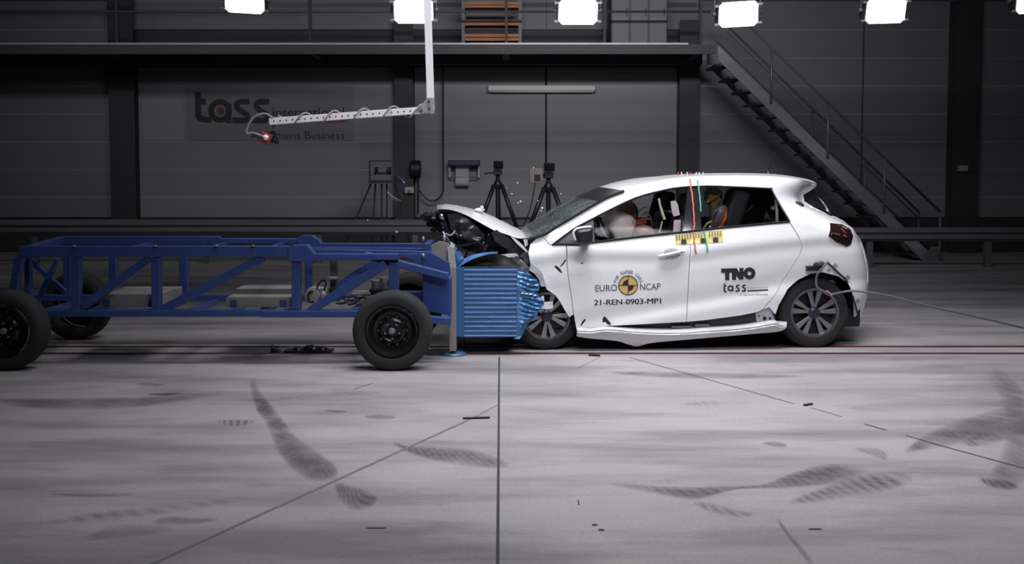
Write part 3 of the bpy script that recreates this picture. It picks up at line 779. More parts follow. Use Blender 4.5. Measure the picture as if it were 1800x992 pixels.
FEND = [(929, 445), (932, 430), (942, 421), (952.5, 414), (965, 430.6), (971, 432), (995, 432), (995.5, 440), (996, 461), (998, 483), (1005, 530), (1008, 553), (1001, 558), (994, 548), (985, 531), (976, 519), (961, 509), (959, 504), (957, 493), (953, 479), (943, 470), (932, 463)]
fender = skin('front_wing', FEND, 'car_white', car)
FD = [(996.6, 432.3), (1020, 431.2), (1040, 428.8), (1112, 420.2), (1184, 411.8), (1212.6, 408.8), (1213, 440), (1210.5, 480), (1207.8, 530), (1206, 566), (1160, 568.5), (1070, 573), (1040, 576), (1013, 577), (1009, 554), (1006, 530), (999, 483), (997.2, 461)]
fdoor = skin('front_door', FD, 'car_white', car)
RD = [(1213.6, 408.7), (1276, 402), (1387.5, 391.8), (1400, 410.5), (1410, 432), (1406, 446), (1385, 479), (1366, 512), (1341, 543.5), (1330, 549), (1300, 555), (1240, 563), (1207, 566), (1208.8, 530), (1211.5, 480), (1214, 440)]
rdoor = skin('rear_door', RD, 'car_white', car)
skin('door_panels', [(932, 430), (952.5, 414), (971, 432), (1020, 431), (1184, 411.8), (1276, 402), (1387.5, 391.8), (1400, 410.5), (1385, 479), (1341, 543.5), (1240, 563), (1070, 573), (1010, 577), (1005, 530), (961, 509), (943, 470)], 'car_white', car, mirror=True, g=.06)
skin('door_trim', [(975, 431), (1020, 429), (1184, 408), (1276, 399), (1390, 388), (1405, 430), (1385, 479), (1341, 543.5), (1240, 563), (1070, 573), (1010, 577), (1003, 520)], mat('trim_dark', (.03, .03, .032), .7), car, off=.03, g=.08, mirror=True)
# dark inner panels seen through the shut lines
skin('inner_panel', [(948, 450), (985, 436), (1388, 396), (1398, 412), (1404, 446), (1340, 535), (1205, 560), (1030, 572), (1003, 545), (985, 515), (962, 490)], 'black_plastic', car, off=.035, g=.07)

# roof, windscreen, bonnet: curves near the camera, over the centre line and mirrored
def hitv(pts): return [hit(*p) for p in pts]
def cenv(pts, w=WID/2): return [cl(x, y, w) for x, y in pts]
def cross(near, cen, n=14, v1=1.0):
    rws = []
    for a, c in zip(near, cen):
        b = Vector((a.x, WID-a.y, a.z)); r = []
        for k in range(n+1):
            v = v1*k/n; r.append(a*((1-v)*(1-2*v))+c*(4*v*(1-v))+b*(v*(2*v-1)))
        rws.append(r)
    return rws
def shell(rws, t):
    """closed sheet: the rows and a copy t lower"""
    low = [[p-Vector((0, 0, t)) for p in r] for r in rws]
    m = MB(); m.grid(rws); m.grid(low)
    def edge(A, B): m.grid([A, B], False)
    edge(rws[0], low[0]); edge(rws[-1], low[-1]); edge([r[0] for r in rws], [r[0] for r in low]); edge([r[-1] for r in rws], [r[-1] for r in low])
    return m
N = 36
roof_cen = resample(cenv(cr2([(1055, 330), (1067, 326), (1079, 322), (1105, 316), (1132, 312), (1158, 310), (1190, 306.8), (1240, 304.6), (1305, 304.2), (1361, 306.2), (1403, 312), (1422, 316.5), (1433, 321)], 3)), N)
roof_near = resample(hitv(cr2(GUT, 3)), N)
roof = shell(cross(roof_near, roof_cen), .03).build('roof', 'car_white', car, 'local', weld=False)
skn = resample(hitv([(1401, 315), (1416, 318), (1430, 321.5), (1422, 331), (1412.5, 342.5)]), 10)
tipc = resample(cenv([(1405, 313), (1420, 316), (1434, 321.5), (1436, 328), (1429, 331)]), 10)
MB().grid(cross(skn, tipc)).build('roof_spoiler', 'car_white', car, 'local', weld=False)
rw_near = resample(hitv([(1412.5, 343), (1414, 354), (1431, 365), (1461, 380)]), 10)
rw_cen = resample(cenv([(1429, 331), (1438, 344), (1455, 362), (1471.5, 386)]), 10)
rwin = shell(cross(rw_near, rw_cen), .01).build('rear_window', 'black_gloss', car, 'local', weld=False)
rb_near = resample(hitv([(1461, 380), (1480, 389), (1499, 401), (1511, 422), (1518, 440), (1524, 465), (1526, 500), (1524, 520), (1512, 556)]), 24)
rb_cen = [Vector((a.x+.10, WID/2, a.z)) for a in rb_near]
shell(cross(rb_near, rb_cen), .02).build('tailgate_and_bumper', 'car_white', car, 'local', weld=False)

ws_near = resample(hitv(cr2([(927, 420), (953, 413), (979, 397), (1021, 372), (1063, 348), (1094, 336)], 4)), 24)
ws_cen = resample(cenv(cr2([(915, 404), (934, 396), (963, 375), (979, 365), (1014, 349), (1055, 330)], 4)), 24)
def _cracked():
    m = bpy.data.materials.new('cracked_glass'); m.use_nodes = True; nt = m.node_tree; L = nt.links.new; N_ = nt.nodes.new
    b = nt.nodes['Principled BSDF']; b.inputs['Roughness'].default_value = 0.25; b.inputs['Base Color'].default_value = (.16, .20, .195, 1)
    tc = N_('ShaderNodeTexCoord')
    def vor(sc, feat, lo, hi):
        v = N_('ShaderNodeTexVoronoi'); v.feature = feat; v.inputs['Scale'].default_value = sc; L(tc.outputs['Object'], v.inputs['Vector'])
        r = N_('ShaderNodeMapRange'); r.inputs[1].default_value = lo; r.inputs[2].default_value = hi; r.inputs[3].default_value = 1; r.inputs[4].default_value = 0
        L(v.outputs['Distance'], r.inputs[0]); return r.outputs[0]
    a = vor(9, 'DISTANCE_TO_EDGE', 0.0, .035); c = vor(30, 'F1', .10, .18)
    n = N_('ShaderNodeTexNoise'); n.inputs['Scale'].default_value = 5; n.inputs['Detail'].default_value = 6; L(tc.outputs['Object'], n.inputs['Vector'])
    def mth(op, x, y):
        k = N_('ShaderNodeMath'); k.operation = op; k.use_clamp = True
        for i, q in enumerate((x, y)):
            if isinstance(q, (int, float)): k.inputs[i].default_value = q
            else: L(q, k.inputs[i])
        return k.outputs[0]
    cr_ = mth('MULTIPLY', a, n.outputs['Fac']); white = mth('MAXIMUM', mth('MULTIPLY', cr_, .35), mth('MULTIPLY', c, .9))
    mx = N_('ShaderNodeMix'); mx.data_type = 'RGBA'; mx.inputs[6].default_value = (.16, .20, .195, 1); mx.inputs[7].default_value = (.75, .8, .8, 1)
    L(white, mx.inputs[0]); L(mx.outputs[2], b.inputs['Base Color'])
    al = mth('ADD', mth('MULTIPLY', n.outputs['Fac'], .75), white); L(al, b.inputs['Alpha'])
    MATS['cracked_glass'] = m
_cracked()
wrows = cross(ws_near, ws_cen, 18)
wind = MB().grid(wrows).build('windscreen', 'cracked_glass', car, 'local', weld=False)
wind['label'] = 'cracked greenish windscreen with white splinters'
MB().grid([[p+Vector((0.004, -.0, .004)) for p in r] for r in wrows[17:]]).build('sun_band', mat('sun_band', (.012, .014, .014), .3), wind, 'local', weld=False)
MB().tube([p+Vector((.012, -.012, .0)) for p in ws_near], .011, 6).build('windscreen_seal', 'black_plastic', car, 'local')
# a glass run along the window opening
MB().tube([p+Vector((0, -.001, 0)) for p in hitv(cr2(DLO_TOP[::-1], 3))], .009, 6).build('window_trim', 'black_plastic', car, 'local')
MB().tube([p+Vector((0, -.003, 0)) for p in hitv([(972, 430), (1020, 429.3), (1040, 427), (1112, 418), (1184, 410), (1276, 400), (1387, 390)])], .010, 6).build('waist_seal', 'black_plastic', car, 'local')
glass('side_glass', (.96, .97, .97), .003)
glass('rear_glass', (.80, .81, .82), .003)
FW = [(1046, 386), (1079, 367.5), (1118.6, 350), (1158, 339), (1197, 331.5), (1209, 331), (1201, 408), (1112, 418.5), (1047, 426)]
RW_ = [(1229, 330), (1290, 331), (1353, 333.5), (1362, 345), (1366, 391), (1234, 404)]
QW = [(1363, 347), (1372, 364), (1386, 389), (1367, 391)]
for mir in (False, True):
    skin('front_side_window', FW, 'side_glass', car, off=.012, thick=.004, g=.12, mirror=mir)
    skin('rear_side_window', RW_, 'rear_glass', car, off=.012, thick=.004, g=.12, mirror=mir)
    skin('quarter_window', QW, 'rear_glass', car, off=.012, thick=.004, g=.12, mirror=mir)
    skin('centre_pillar', [(1209, 329.5), (1228, 328.5), (1233.5, 406), (1200, 410)], mat('pillar_gloss', (.022, .021, .025), .07), car, off=.003, thick=.05, g=.05, mirror=mir)
    skin('mirror_triangle', [(973, 430.5), (1007, 405.5), (1043, 386.5), (1045.5, 427), (1020, 430)], mat('mirror_base', (.05, .05, .055), .4), car, off=.006, thick=.02, g=.08, mirror=mir)
skin('window_divider', [(1362, 340), (1365, 343), (1369, 391.5), (1364, 392)], 'black_plastic', car, off=.006, thick=.01, g=.06)

# bonnet, buckled upwards
hn = [(768, 368.6), (778, 367.8), (796, 369.8), (819, 378), (839, 388.7), (860, 400.7), (872.7, 407), (884, 410), (898, 415), (912, 419.5), (926, 419)]
hc = [(768, 368), (781, 359), (796, 360), (813, 362.6), (839, 369), (856, 374.6), (881, 386.6), (909, 400.7), (922, 407), (931, 410.5), (937, 413)]
hood_n = resample([cl(x, y, .16) for x, y in cr2(hn, 3)], 30); hood_c = resample(cenv(cr2(hc, 3), .80), 30)
hr = cross(hood_n, hood_c, 14)
for i, r in enumerate(hr):
    for j, p in enumerate(r):
        if j > 1: p.z -= 0.008*abs(math.sin(i*.9+j*.5))*min(1, i/4)*min(1, (29-i)/4)
hood = MB().grid(hr).build('bonnet', 'car_white', car, 'local', weld=False)
m = MB()
for r in (hr,):
    low = [[p+Vector((.012, .015, -.022)) for p in q] for q in r]
    m.grid(low); m.grid([[q[0]+Vector((0.002, .004, -.003)) for q in r], [q[0] for q in low]], False)
m.build('inner_sheet', 'black_plastic', hood, 'local', weld=False)
nk = cl(843, 369, .55)
MB().ball(nk, (.05, .05, .02), 10, 6).ball(nk+Vector((.02, -.02, .015)), (.02, .03, .025), 8, 6).build('torn_flake', 'car_white', hood, 'local')
skin('wing_edge', None, 'car_white', car, wf=lambda s, z: .1, thick=.02, g=.03, pts2=[(cl(x, y, .1).x, cl(x, y, .1).z) for x, y in ((897, 415.5), (905, 419), (918, 430), (929, 443), (930, 449), (922, 441), (908, 428))])
skin('cowl_bracket', None, 'car_white', car, wf=lambda s, z: .12, thick=.02, g=.03, pts2=[(cl(x, y, .12).x, cl(x, y, .12).z) for x, y in ((920, 421), (927, 421), (928, 431), (923, 434))])
skin('cowl_cover', None, 'black_plastic', car, wf=lambda s, z: .22, thick=.3, g=.05, pts2=[(cl(x, y, .22).x, cl(x, y, .22).z) for x, y in ((897, 416), (930, 419), (946, 416), (945, 430), (930, 446), (912, 436))])

# crushed engine bay
def crumple(name, px, w0, m, amp=.05, fr=9, thick=.03, seed=0, parent=None, g=.022, fold=None):
    pts = [(cl(x, y, w0).x, cl(x, y, w0).z) for x, y in px]
    f = lambda s, z: w0+amp*noise.noise(Vector((s*fr, seed*3.7, z*fr)))+amp*.5*noise.noise(Vector((s*fr*2.7, seed, z*fr*2.7)))+(fold(s, z) if fold else 0)
    return skin(name, None, m, parent or car, thick=thick, g=g, wf=f, pts2=pts)
bay = crumple('crushed_engine_bay', [(770, 371), (786, 370), (800, 373), (820, 381), (840, 391), (860, 403), (873, 410), (898, 418), (912, 432), (928, 446), (938, 455), (935, 466), (926, 470), (915, 462), (905, 452), (885, 447), (862, 446), (840, 446), (815, 438), (800, 430), (786, 400)], .30, mat('dark_crush', (.022, .021, .022), .5, 0, .5, 30), .07, 8, .05, 1)
crumple('headlamp_shell', [(786, 376), (806, 376), (824, 386), (842, 402), (852, 418), (846, 424), (830, 424), (806, 420), (792, 402)], .17, mat('lamp_shell', (.018, .017, .018), .4, 0, .6, 40), .035, 12, .05, 2)
crumple('slam_panel', [(864, 410), (872.5, 404), (885, 412), (902, 424), (918, 436), (930, 448), (928, 456), (912, 452), (893, 440), (870, 424)], .12, mat('dark_sheet', (.028, .028, .033), .35, 0, .3, 12), .02, 6, .02, 3)
crumple('wheel_arch_liner', [(926, 444), (934, 443), (939, 454), (938, 464), (930, 466), (921, 458), (918, 446)], .02, mat('liner', (.05, .046, .042), .6, 0, .6, 50), .03, 16, .03, 4)
crumple('bumper_remnant', [(900, 454), (908, 450), (924, 462), (932, 474), (930, 480), (918, 474), (906, 464)], -.02, mat('wreck_grey', (.12, .115, .125), .4, .2, .4, 30), .03, 13, .02, 5)
crumple('bumper_strip', [(881, 448), (898, 446), (908, 446), (912, 451), (896, 453), (889, 453)], .0, 'car_white', .02, 12, .015, 6)
crumple('arch_lip', [(933, 464), (943, 470), (953, 479), (957, 493), (958, 504), (951, 504), (948, 493), (940, 482), (930, 475)], -.015, mat('lip_grey', (.42, .44, .49), .4, 0, .08, 12), .012, 8, .015, 7)
crumple('bumper_shard', [(947, 536), (957, 531), (972, 531), (972, 542), (960, 544), (949, 541)], -.05, 'car_white', .02, 10, .01, 8)
crumple('bumper_shard', [(951, 522), (956, 520), (957, 532), (952, 536)], -.05, 'car_white', .02, 10, .01, 9)
mat('bright_trim', (.7, .7, .72), .15, .9, .1, 30)
MB().tube(cr([cl(773, 376, .2), cl(779, 388, .16), cl(786, 404, .2), cl(793, 420, .18), cl(800, 434, .2)], 6), [.022-.0004*i for i in range(25)], 8).build('grille_trim', 'black_gloss', car, 'local')
MB().tube(cr([cl(778, 408, .13), cl(784, 416, .12), cl(791, 426, .14), cl(801, 434, .12), cl(803, 438, .13)], 5), .008, 6).build('chrome_strip', 'bright_trim', car, 'local')
MB().tube(cr([cl(800, 433, .12), cl(820, 431, .1), cl(838, 426, .12), cl(850, 420, .14)], 5), .009, 6).build('lower_grille_bar', 'black_gloss', car, 'local')
rnd = random.Random(3)
for i, (px, py, r) in enumerate(((752, 381, .05), (760, 378, .045), (766, 386, .05), (757, 394, .035), (770, 398, .03), (775, 380, .03), (775, 404, .03), (748, 384, .03), (763, 404, .025))):
    c = cl(px, py, .32+.1*rnd.random())
    MB().ball(c, (r*1.3, r, r*.8), 9, 7, lambda p, q: q*(1+.5*noise.noise(p*3+Vector((i*5, 0, 0))))).build('broken_grille_piece', 'black_plastic', car, 'local')
MB().ball(cl(776, 381, .12), (.022, .02, .026)).build('emblem_fragment', 'bright_trim', car, 'local')
rnd = random.Random(11)
for i in range(9):
    u = rnd.random(); a = cl(800+u*75, 392+u*30+rnd.random()*24, .2); b = a+Vector((rnd.uniform(-.1, .1), rnd.uniform(-.05, .05), rnd.uniform(-.05, .04)))
    mid = (a+b)/2+Vector((0, -.03, rnd.uniform(-.03, .03)))
    MB().tube(cr([a, mid, b], 6), rnd.uniform(.006, .014), 6).build('torn_hose', 'black_gloss' if i % 3 else 'grey_plastic', car, 'local')
MB().box(cl(985, 500, .95), (.42, .8, .36)).build('engine_block', 'dark_crush', car, 'local', bevel=.03)
MB().box(cl(880, 596, .95), (.75, 1.1, .1)).build('subframe', 'black_plastic', car, 'local', bevel=.02)

# underside and sill
ub0, ub1 = cl(1000, 590, .12), cl(1372, 590, .12)
MB().box2((ub0.x-.2, .14, .17), (ub1.x+.75, WID-.14, .34)).build('underbody', 'black_plastic', car, 'local', bevel=.02)
skin('rocker_panel', [(1040, 575), (1070, 571), (1160, 566), (1240, 561), (1300, 553), (1330, 547), (1335, 575), (1240, 590), (1120, 594), (1040, 590)], mat('rocker_dark', (.03, .03, .032), .5, 0, .5, 18), car, off=.05, thick=.03, g=.06)
MB().box2((cl(1180, 572, .05).x, .035, cl(1180, 576.5, .05).z), (cl(1215, 572, .05).x, .05, cl(1180, 573, .05).z)).build('sill_clip', 'galvanised', car, 'local')
MB().box2((cl(1221, 572, .05).x, .035, cl(1221, 575, .05).z), (cl(1246, 572, .05).x, .05, cl(1221, 569.5, .05).z)).build('sill_clip', 'galvanised', car, 'local')
brk = skin('sill_bracket', [(1330, 550), (1345, 541), (1352, 533), (1368, 531), (1370, 541), (1362, 554), (1364, 566), (1332, 568)], mat('bracket_grey', (.5, .51, .54), .5, .1, .06, 10), car, off=.03, thick=.02, g=.05)
for x, y, r in ((1344, 560, .017), (1353.5, 560, .011), (1334, 556, .008), (1350, 538, .008)):
    MB().lathe([(0, -.004), (r, -.004), (r, .01)], hit(x, y, .03), 'Y', 14).build('bracket_hole', 'ink', brk, 'local')
sk_top = cr2([(1014, 576), (1040, 577), (1066, 573.8), (1120, 578), (1180, 580), (1240, 577), (1300, 573), (1340, 567), (1364, 563), (1370, 566.5), (1386, 567)], 4)
sk_bot = cr2([(1386, 567.6), (1372, 583), (1320, 588), (1240, 595), (1164, 602), (1140, 605.5), (1122, 611), (1106, 607.5), (1086, 601), (1040, 596), (1014, 592)], 4)
tcv = sorted([(cl(x, y, -.02).x, cl(x, y, -.02).z) for x, y in sk_top]); bcv = sorted([(cl(x, y, -.02).x, cl(x, y, -.02).z) for x, y in sk_bot])
xs_ = [max(tcv[0][0], bcv[0][0])+(min(tcv[-1][0], bcv[-1][0])-max(tcv[0][0], bcv[0][0]))*k/90 for k in range(91)]
skp = [(0, .06), (.002, .03), (.010, .002), (.016, -.024), (.022, -.034), (.028, -.034), (.034, -.028), (.042, -.036), (.05, -.034), (.07, -.02), (.10, -.004), (.14, .016), (.2, .05)]
rows_s = []
for x in xs_:
    zt_, zb_ = interp(tcv, x), interp(bcv, x); h_ = max(zt_-zb_, .004)
    rows_s.append([Vector((x, interp(skp, v*h_), zt_-v*h_)) for v in [k/24 for k in range(25)]])
m = MB().grid(rows_s); m.grid([[p+Vector((0, .012, 0)) for p in r] for r in rows_s])
m.grid([[r[-1] for r in rows_s], [r[-1]+Vector((0, .012, 0)) for r in rows_s]], False)
skirt = m.build('side_skirt', mat('skirt_white', (.60, .605, .63), .28, .1, .02, 6, coat=.6), car, 'local', weld=False)
skirt['label'] = 'white side skirt torn loose and sagging'

# lights, mirror, handle
tail = skin('tail_light', [(1458.5, 392), (1480, 394.5), (1494, 403), (1499, 415), (1495, 429), (1488, 433), (1470, 425.5), (1456, 415)], mat('tail_lens', (.022, .009, .011), .12, 0, .6, 40), car, off=-.012, thick=.03, g=.02)
for pts, mm in ((((1462, 411), (1468, 411.5), (1473, 412), (1476, 413)), 'bright_trim'), (((1478, 402), (1483, 406), (1487, 411)), mat('tail_red', (.35, .06, .05), .2, 0, .5, 60)), (((1474, 396.5), (1480, 397.5), (1487, 402)), 'bright_trim'), (((1483, 414), (1489, 417)), 'tail_red')):
    MB().tube([hit(x, y, -.016) for x, y in pts], .008, 6).build('lens_glint', mm, tail, 'local')  # bright and red bars stand for the glints on the dark lens
mir = MB()
mc = [(1008, 411), (1010.5, 405.5), (1017, 402), (1030, 400), (1041, 399.3), (1042, 405), (1041.8, 424), (1039, 428.5), (1030, 431), (1020, 430), (1012, 424)]
mp_ = [cl(x, y, -.20) for x, y in cr2(mc+[mc[0]], 3)[:-1]]; cen = sum(mp_, Vector())/len(mp_)
rr = []
for k, (sc, dw) in enumerate(((.55, -.055), (.85, -.04), (1.0, -.01), (1.0, .05), (.9, .09), (.55, .11))):
    rr.append([cen+(p-cen)*sc+Vector((0, dw, 0)) for p in mp_+[mp_[0]]])
mb = MB().grid(rr); mb.add(rr[0][:-1], [tuple(range(len(mp_)))]); mb.add(rr[-1][:-1], [tuple(range(len(mp_)))])
mirror = mb.build('door_mirror', 'black_plastic', car, 'local')
MB().tube([cl(x, y, -.23) for x, y in cr2([(1012, 423), (1008, 411), (1010.5, 405), (1017, 401.5), (1030, 399.5), (1040, 398.8)], 4)], [.006]+[.010]*18+[.011, .006], 8).build('mirror_cap', 'car_white', mirror, 'local')
MB().beam(cl(1027, 427, -.12), cl(1028, 426, .08), .08, .035, (1, 0, 0)).build('mirror_foot', 'black_plastic', mirror, 'local')
# handle: recess dish and bar
hp = hit(1181, 446)
rec = MB().ball(hp+Vector((0, .004, 0)), (.078, .012, .052), 24, 12).build('handle_recess', mat('recess', (.42, .43, .46), .4), fdoor, 'local')
hb = [hit(x, y, -.022) for x, y in cr2([(1158, 452), (1166, 450), (1180, 447), (1195, 443.5), (1204, 442)], 5)]
MB().tube(hb, [.007]+[.012]*3+[.017]*12+[.014]*4+[.008], 10).build('door_handle', mat('handle_silver', (.6, .61, .64), .25, .4), fdoor, 'local')
MB().ball(hit(1198, 443, -.036), .006, 8, 6).build('keyhole', 'ink', fdoor, 'local')
# aerial and the small targets on the roof
ra = cl(1350, 304.5, WID/2)
MB().lathe([(0, 0), (.035, 0), (.02, .03), (0, .035)], ra-Vector((0, 0, .01)), 'Z', 12).tube([ra+Vector((0, 0, .02)), cl(1364, 266, WID/2)], [.008, .004], 6).build('roof_aerial', 'black_plastic', car, 'local')
for x in (1192, 1198, 1208, 1213, 1224, 1229, 1236):
    p = cl(x, 304.5, .6); MB().lathe([(0, .012), (.006, .010), (.007, -.02)], p, 'Z', 8).build('roof_target', 'red_mark' if x in (1192, 1213) else 'white_plastic', car, 'local')

# wheels
def tyre(R, wd, c, axis_n=1):
    h = wd/2; k = R*.66
    prof = [(k, -h*.8), (k+.012, -h*.98), (R*.82, -h*1.06), (R*.93, -h*.98), (R*.98, -h*.80), (R, -h*.55), (R, h*.55), (R*.98, h*.80), (R*.93, h*.98), (R*.82, h*1.06), (k+.012, h*.98), (k, h*.8)]
    return MB().lathe(prof, c, 'Y', 120, lambda a, j: (-.004 if (j in (3, 4, 7, 8) and a % 3 == 0) else 0), close=True)
def alloy(parent_car, cx, cw, cz, R, tilt=0.0, front=True, rot=0.0, far=False):
    c = Vector((cx, cw, cz)); sgn = 1 if far else -1
    ty = tyre(R, .185, c).build('wheel', 'rubber', parent_car, 'local')
    k = R*.68; f = sgn*.08
    rim = MB().lathe([(k, f*1.05), (k+.006, f*1.15), (k-.012, f*1.12), (k-.02, f*.9), (k-.03, 0), (k-.03, -f)], c, 'Y', 60).build('rim', mat('rim_grey', (.20, .20, .21), .3, .75, .1, 20), ty, 'local')
    MB().lathe([(k-.03, f*.25), (.05, f*.1), (0, f*.1)], c, 'Y', 40).build('brake_disc', mat('wheel_dark', (.02, .02, .022), .5, .3, .3, 20), ty, 'local')
    for i in range(5):
        for d in (-.23, .23):
            a = rot+2*PI*i/5+d; er = Vector((math.cos(a), 0, math.sin(a))); et = Vector((-math.sin(a), 0, math.cos(a))); ey = Vector((0, 1, 0))
            a0 = rot+2*PI*i/5+d*.7; e0 = Vector((math.cos(a0), 0, math.sin(a0)))
            p0 = c+e0*.045+ey*f*.9; p1 = c+er*(k-.012)+ey*f*.95
            face = [p0-et*.010, p1-et*.026, p1+et*.026, p0+et*.010]
            m = MB(); m.prism(face, ey*(-f*.25)); m.build('spoke', mat('spoke_silver', (.32, .32, .335), .28, .7, .06, 20), ty, 'local', bevel=.003)
    MB().lathe([(0, f*1.05), (.03, f*1.03), (.036, f*.95), (.055, f*.9), (.058, f*.6)], c, 'Y', 24).build('hub_cap', mat('hub_dark', (.04, .04, .06), .3, .3), ty, 'local')
    return ty
rc = cl(1434.5, 553, .015); RRAD = .318
alloy(car, rc.x, .135, RRAD-.003, RRAD, rot=.30)
alloy(car, rc.x, WID-.115, RRAD-.003, RRAD, far=True)
fc = cl(961, 566, .07); FRAD = .303
alloy(car, fc.x, .165, FRAD, FRAD, rot=-PI/2+.1)
alloy(car, fc.x-.05, WID-.115, FRAD, FRAD, far=True)
# rear wheel arch lining
arch = hitv(cr2([(1506, 560)]+ARCH[1:-1]+[(1360, 556)], 3))
rows_ = [[p+Vector((0, .005, 0)) for p in arch], [p+Vector((0, .35, 0)) for p in arch]]
MB().grid(rows_).build('arch_lining', 'black_plastic', car, 'local', weld=False)
cc = sum(arch, Vector())/len(arch)
farch = [cl(x, y, .02) for x, y in cr2([(930, 545), (938, 520), (950, 507), (961, 509), (976, 519), (985, 531), (994, 548), (1001, 558), (1012, 585)], 3)]
MB().grid([[p+Vector((0, .005, 0)) for p in farch], [p+Vector((0, .4, 0)) for p in farch]]).build('arch_lining', 'black_plastic', car, 'local', weld=False)
# sensor, clips and adhesive tape above the rear wheel
MB().box(hit(1430, 472, -.02), (.13, .05, .045)).build('sensor_box', 'black_plastic', car, 'local', bevel=.006)
m = MB(); m.ball(hit(1440, 464, -.03), (.05, .03, .025), 10, 8, lambda p, q: q*(1+.4*noise.noise(p*4)))
m.build('sensor_clamp', mat('clamp_grey', (.10, .095, .10), .4, .4, .5, 60), car, 'local')
MB().tube([hit(x, y, -.03) for x, y in ((1454, 461), (1468, 475), (1484, 489), (1490, 497))], .010, 8).build('sensor_rod', 'steel_black', car, 'local')
skin('pillar_trim', cr2(A_PIL, 3)+cr2(GUT, 3)[1:-1]+[(1412, 352), (1455, 392), (1440, 440), (1420, 470)]+SEAM[2:]+DLO_TOP[:-1]+[(971, 430), (966, 430)], 'trim_dark', car, mirror=True, g=.07, off=.035)
for x, y, w_ in ((1467, 467, 9), (1489, 488, 9), (1507, 529, 7), (1456, 475, 6)):
    skin('adhesive_tape', [(x-w_*.5, y-w_*.1), (x+w_*.1, y-w_*.6), (x+w_*.6, y+w_*.1), (x-w_*.1, y+w_*.6)], mat('tape_grey', (.33, .35, .37), .5), car, off=-.012, thick=.006, g=.05)
MB().tube([hit(x, y, -.02) for x, y in ((1499, 520), (1503, 535), (1508, 552))], .008, 6).build('hanging_strip', 'steel_black', car, 'local')

# ------------------------------------------------------------------ what is inside the car
mat('seat_black', (.018, .018, .02), .7, 0, .2, 30)
mat('airbag', (.92, .79, .77), .8, 0, .04, 8)
mat('dummy_skin', (.26, .155, .115), .5, 0, .12, 10)
mat('seat_tag', (.6, .52, .54), .7)
mat('piping', (.5, .56, .42), .6)
bagc = cl(1087, 396, .55)
def bagf(p, q):
    v = q.copy(); v.x *= 1+.10*p.z*-1; 
    if p.x > 0: v.x *= 1+.12*max(0, -p.z)
    return v*(1+.03*math.sin(6*math.atan2(p.z, p.y)))
airbag = MB().ball(bagc, (.165, .25, .145), 36, 26, bagf).build('driver_airbag', 'airbag', car, 'local')
airbag['label'] = 'inflated pale pink driver airbag'
sm = [bagc+bagf(Vector((math.sin(t)*math.cos(f), -math.cos(t)*math.cos(f)*0.9, math.sin(f))), Vector((math.sin(t)*math.cos(f)*.167, -math.cos(t)*math.cos(f)*.253, math.sin(f)*.147))) for t, f in ((.75, .4), (.72, .2), (.78, 0), (.84, -.2), (.95, -.45), (1.05, -.7))]
MB().tube(cr(sm, 5), .0025, 5).build('seam', 'grey_plastic', airbag, 'local')
swc = bagc+Vector((-.13, 0, -.07))
Rw = Matrix.Rotation(math.radians(-25), 3, 'Y')
sw = MB().tube([swc+Rw @ Vector((0, .18*math.cos(2*PI*k/32), .18*math.sin(2*PI*k/32))) for k in range(33)], .015, 8, False).tube([swc, swc+Vector((-.3, 0, -.12))], .03).build('steering_wheel', 'black_plastic', car, 'local')
MB().box(Vector((cl(1000, 440, .6).x, WID/2, 0.86)), (.55, 1.36, .22)).build('dashboard', 'seat_black', car, 'local', bevel=.06)
def seat(x, y, zb, name='front_seat'):
    s_ = MB().box((x-.22, y, zb), (.5, .48, .16)).build(name, 'seat_black', car, 'local', bevel=.05)
    Rb = Matrix.Rotation(math.radians(14), 3, 'Y')
    bc = Vector((x+.10, y, zb+.36))
    MB().box(bc, (.13, .46, .62), Rb).build('backrest', 'seat_black', s_, 'local', bevel=.05)
    MB().box(bc+Rb @ Vector((-.01, 0, .42)), (.10, .27, .19), Rb).build('headrest', 'seat_black', s_, 'local', bevel=.04)
    m = MB()
    for d in (-.06, .06): m.tube([bc+Rb @ Vector((0, d, .28)), bc+Rb @ Vector((0, d, .36))], .008)
    m.build('headrest_post', 'galvanised', s_, 'local')
    return s_
sx = cl(1172, 400, .45).x
fs = seat(sx-.02, .45, .52); seat(sx, WID-.45, .52)
MB().tube(cr([cl(x, y, .19) for x, y in ((1158, 349), (1160, 360), (1164, 374), (1168, 386))], 6), [.010]*10+[.013]*9, 8).build('piping', 'piping', fs, 'local')
MB().tube(cr([cl(x, y, .19) for x, y in ((1164, 389), (1162, 398), (1159, 410))], 5), .006, 6).build('piping', 'piping', fs, 'local')
for pts in (((1179, 354), (1188, 353), (1192, 361), (1195, 378), (1184, 381), (1180, 366)), ((1185, 387), (1197, 386.5), (1196, 409), (1183, 410))):
    skin('sewn_tag', None, 'seat_tag', fs, wf=lambda s, z: .20, thick=.01, g=.04, pts2=[(cl(x, y, .2).x, cl(x, y, .2).z) for x, y in pts])
rx = cl(1345, 400, .6).x
rs = MB().box((rx-.28, WID/2, .50), (.5, 1.3, .18)).build('rear_bench', 'seat_black', car, 'local', bevel=.05)
Rb = Matrix.Rotation(math.radians(18), 3, 'Y')
MB().box((rx+.06, WID/2, .86), (.16, 1.28, .62), Rb).build('backrest', 'seat_black', rs, 'local', bevel=.05)
for y in (.40, WID/2, WID-.40): MB().box((rx+.2, y, 1.22), (.1, .26, .18), Rb).build('headrest', 'seat_black', rs, 'local', bevel=.04)
MB().box2((sx-1.0, .2, .32), (rx+.3, WID-.2, .38)).build('cabin_floor', 'black_plastic', car, 'local')

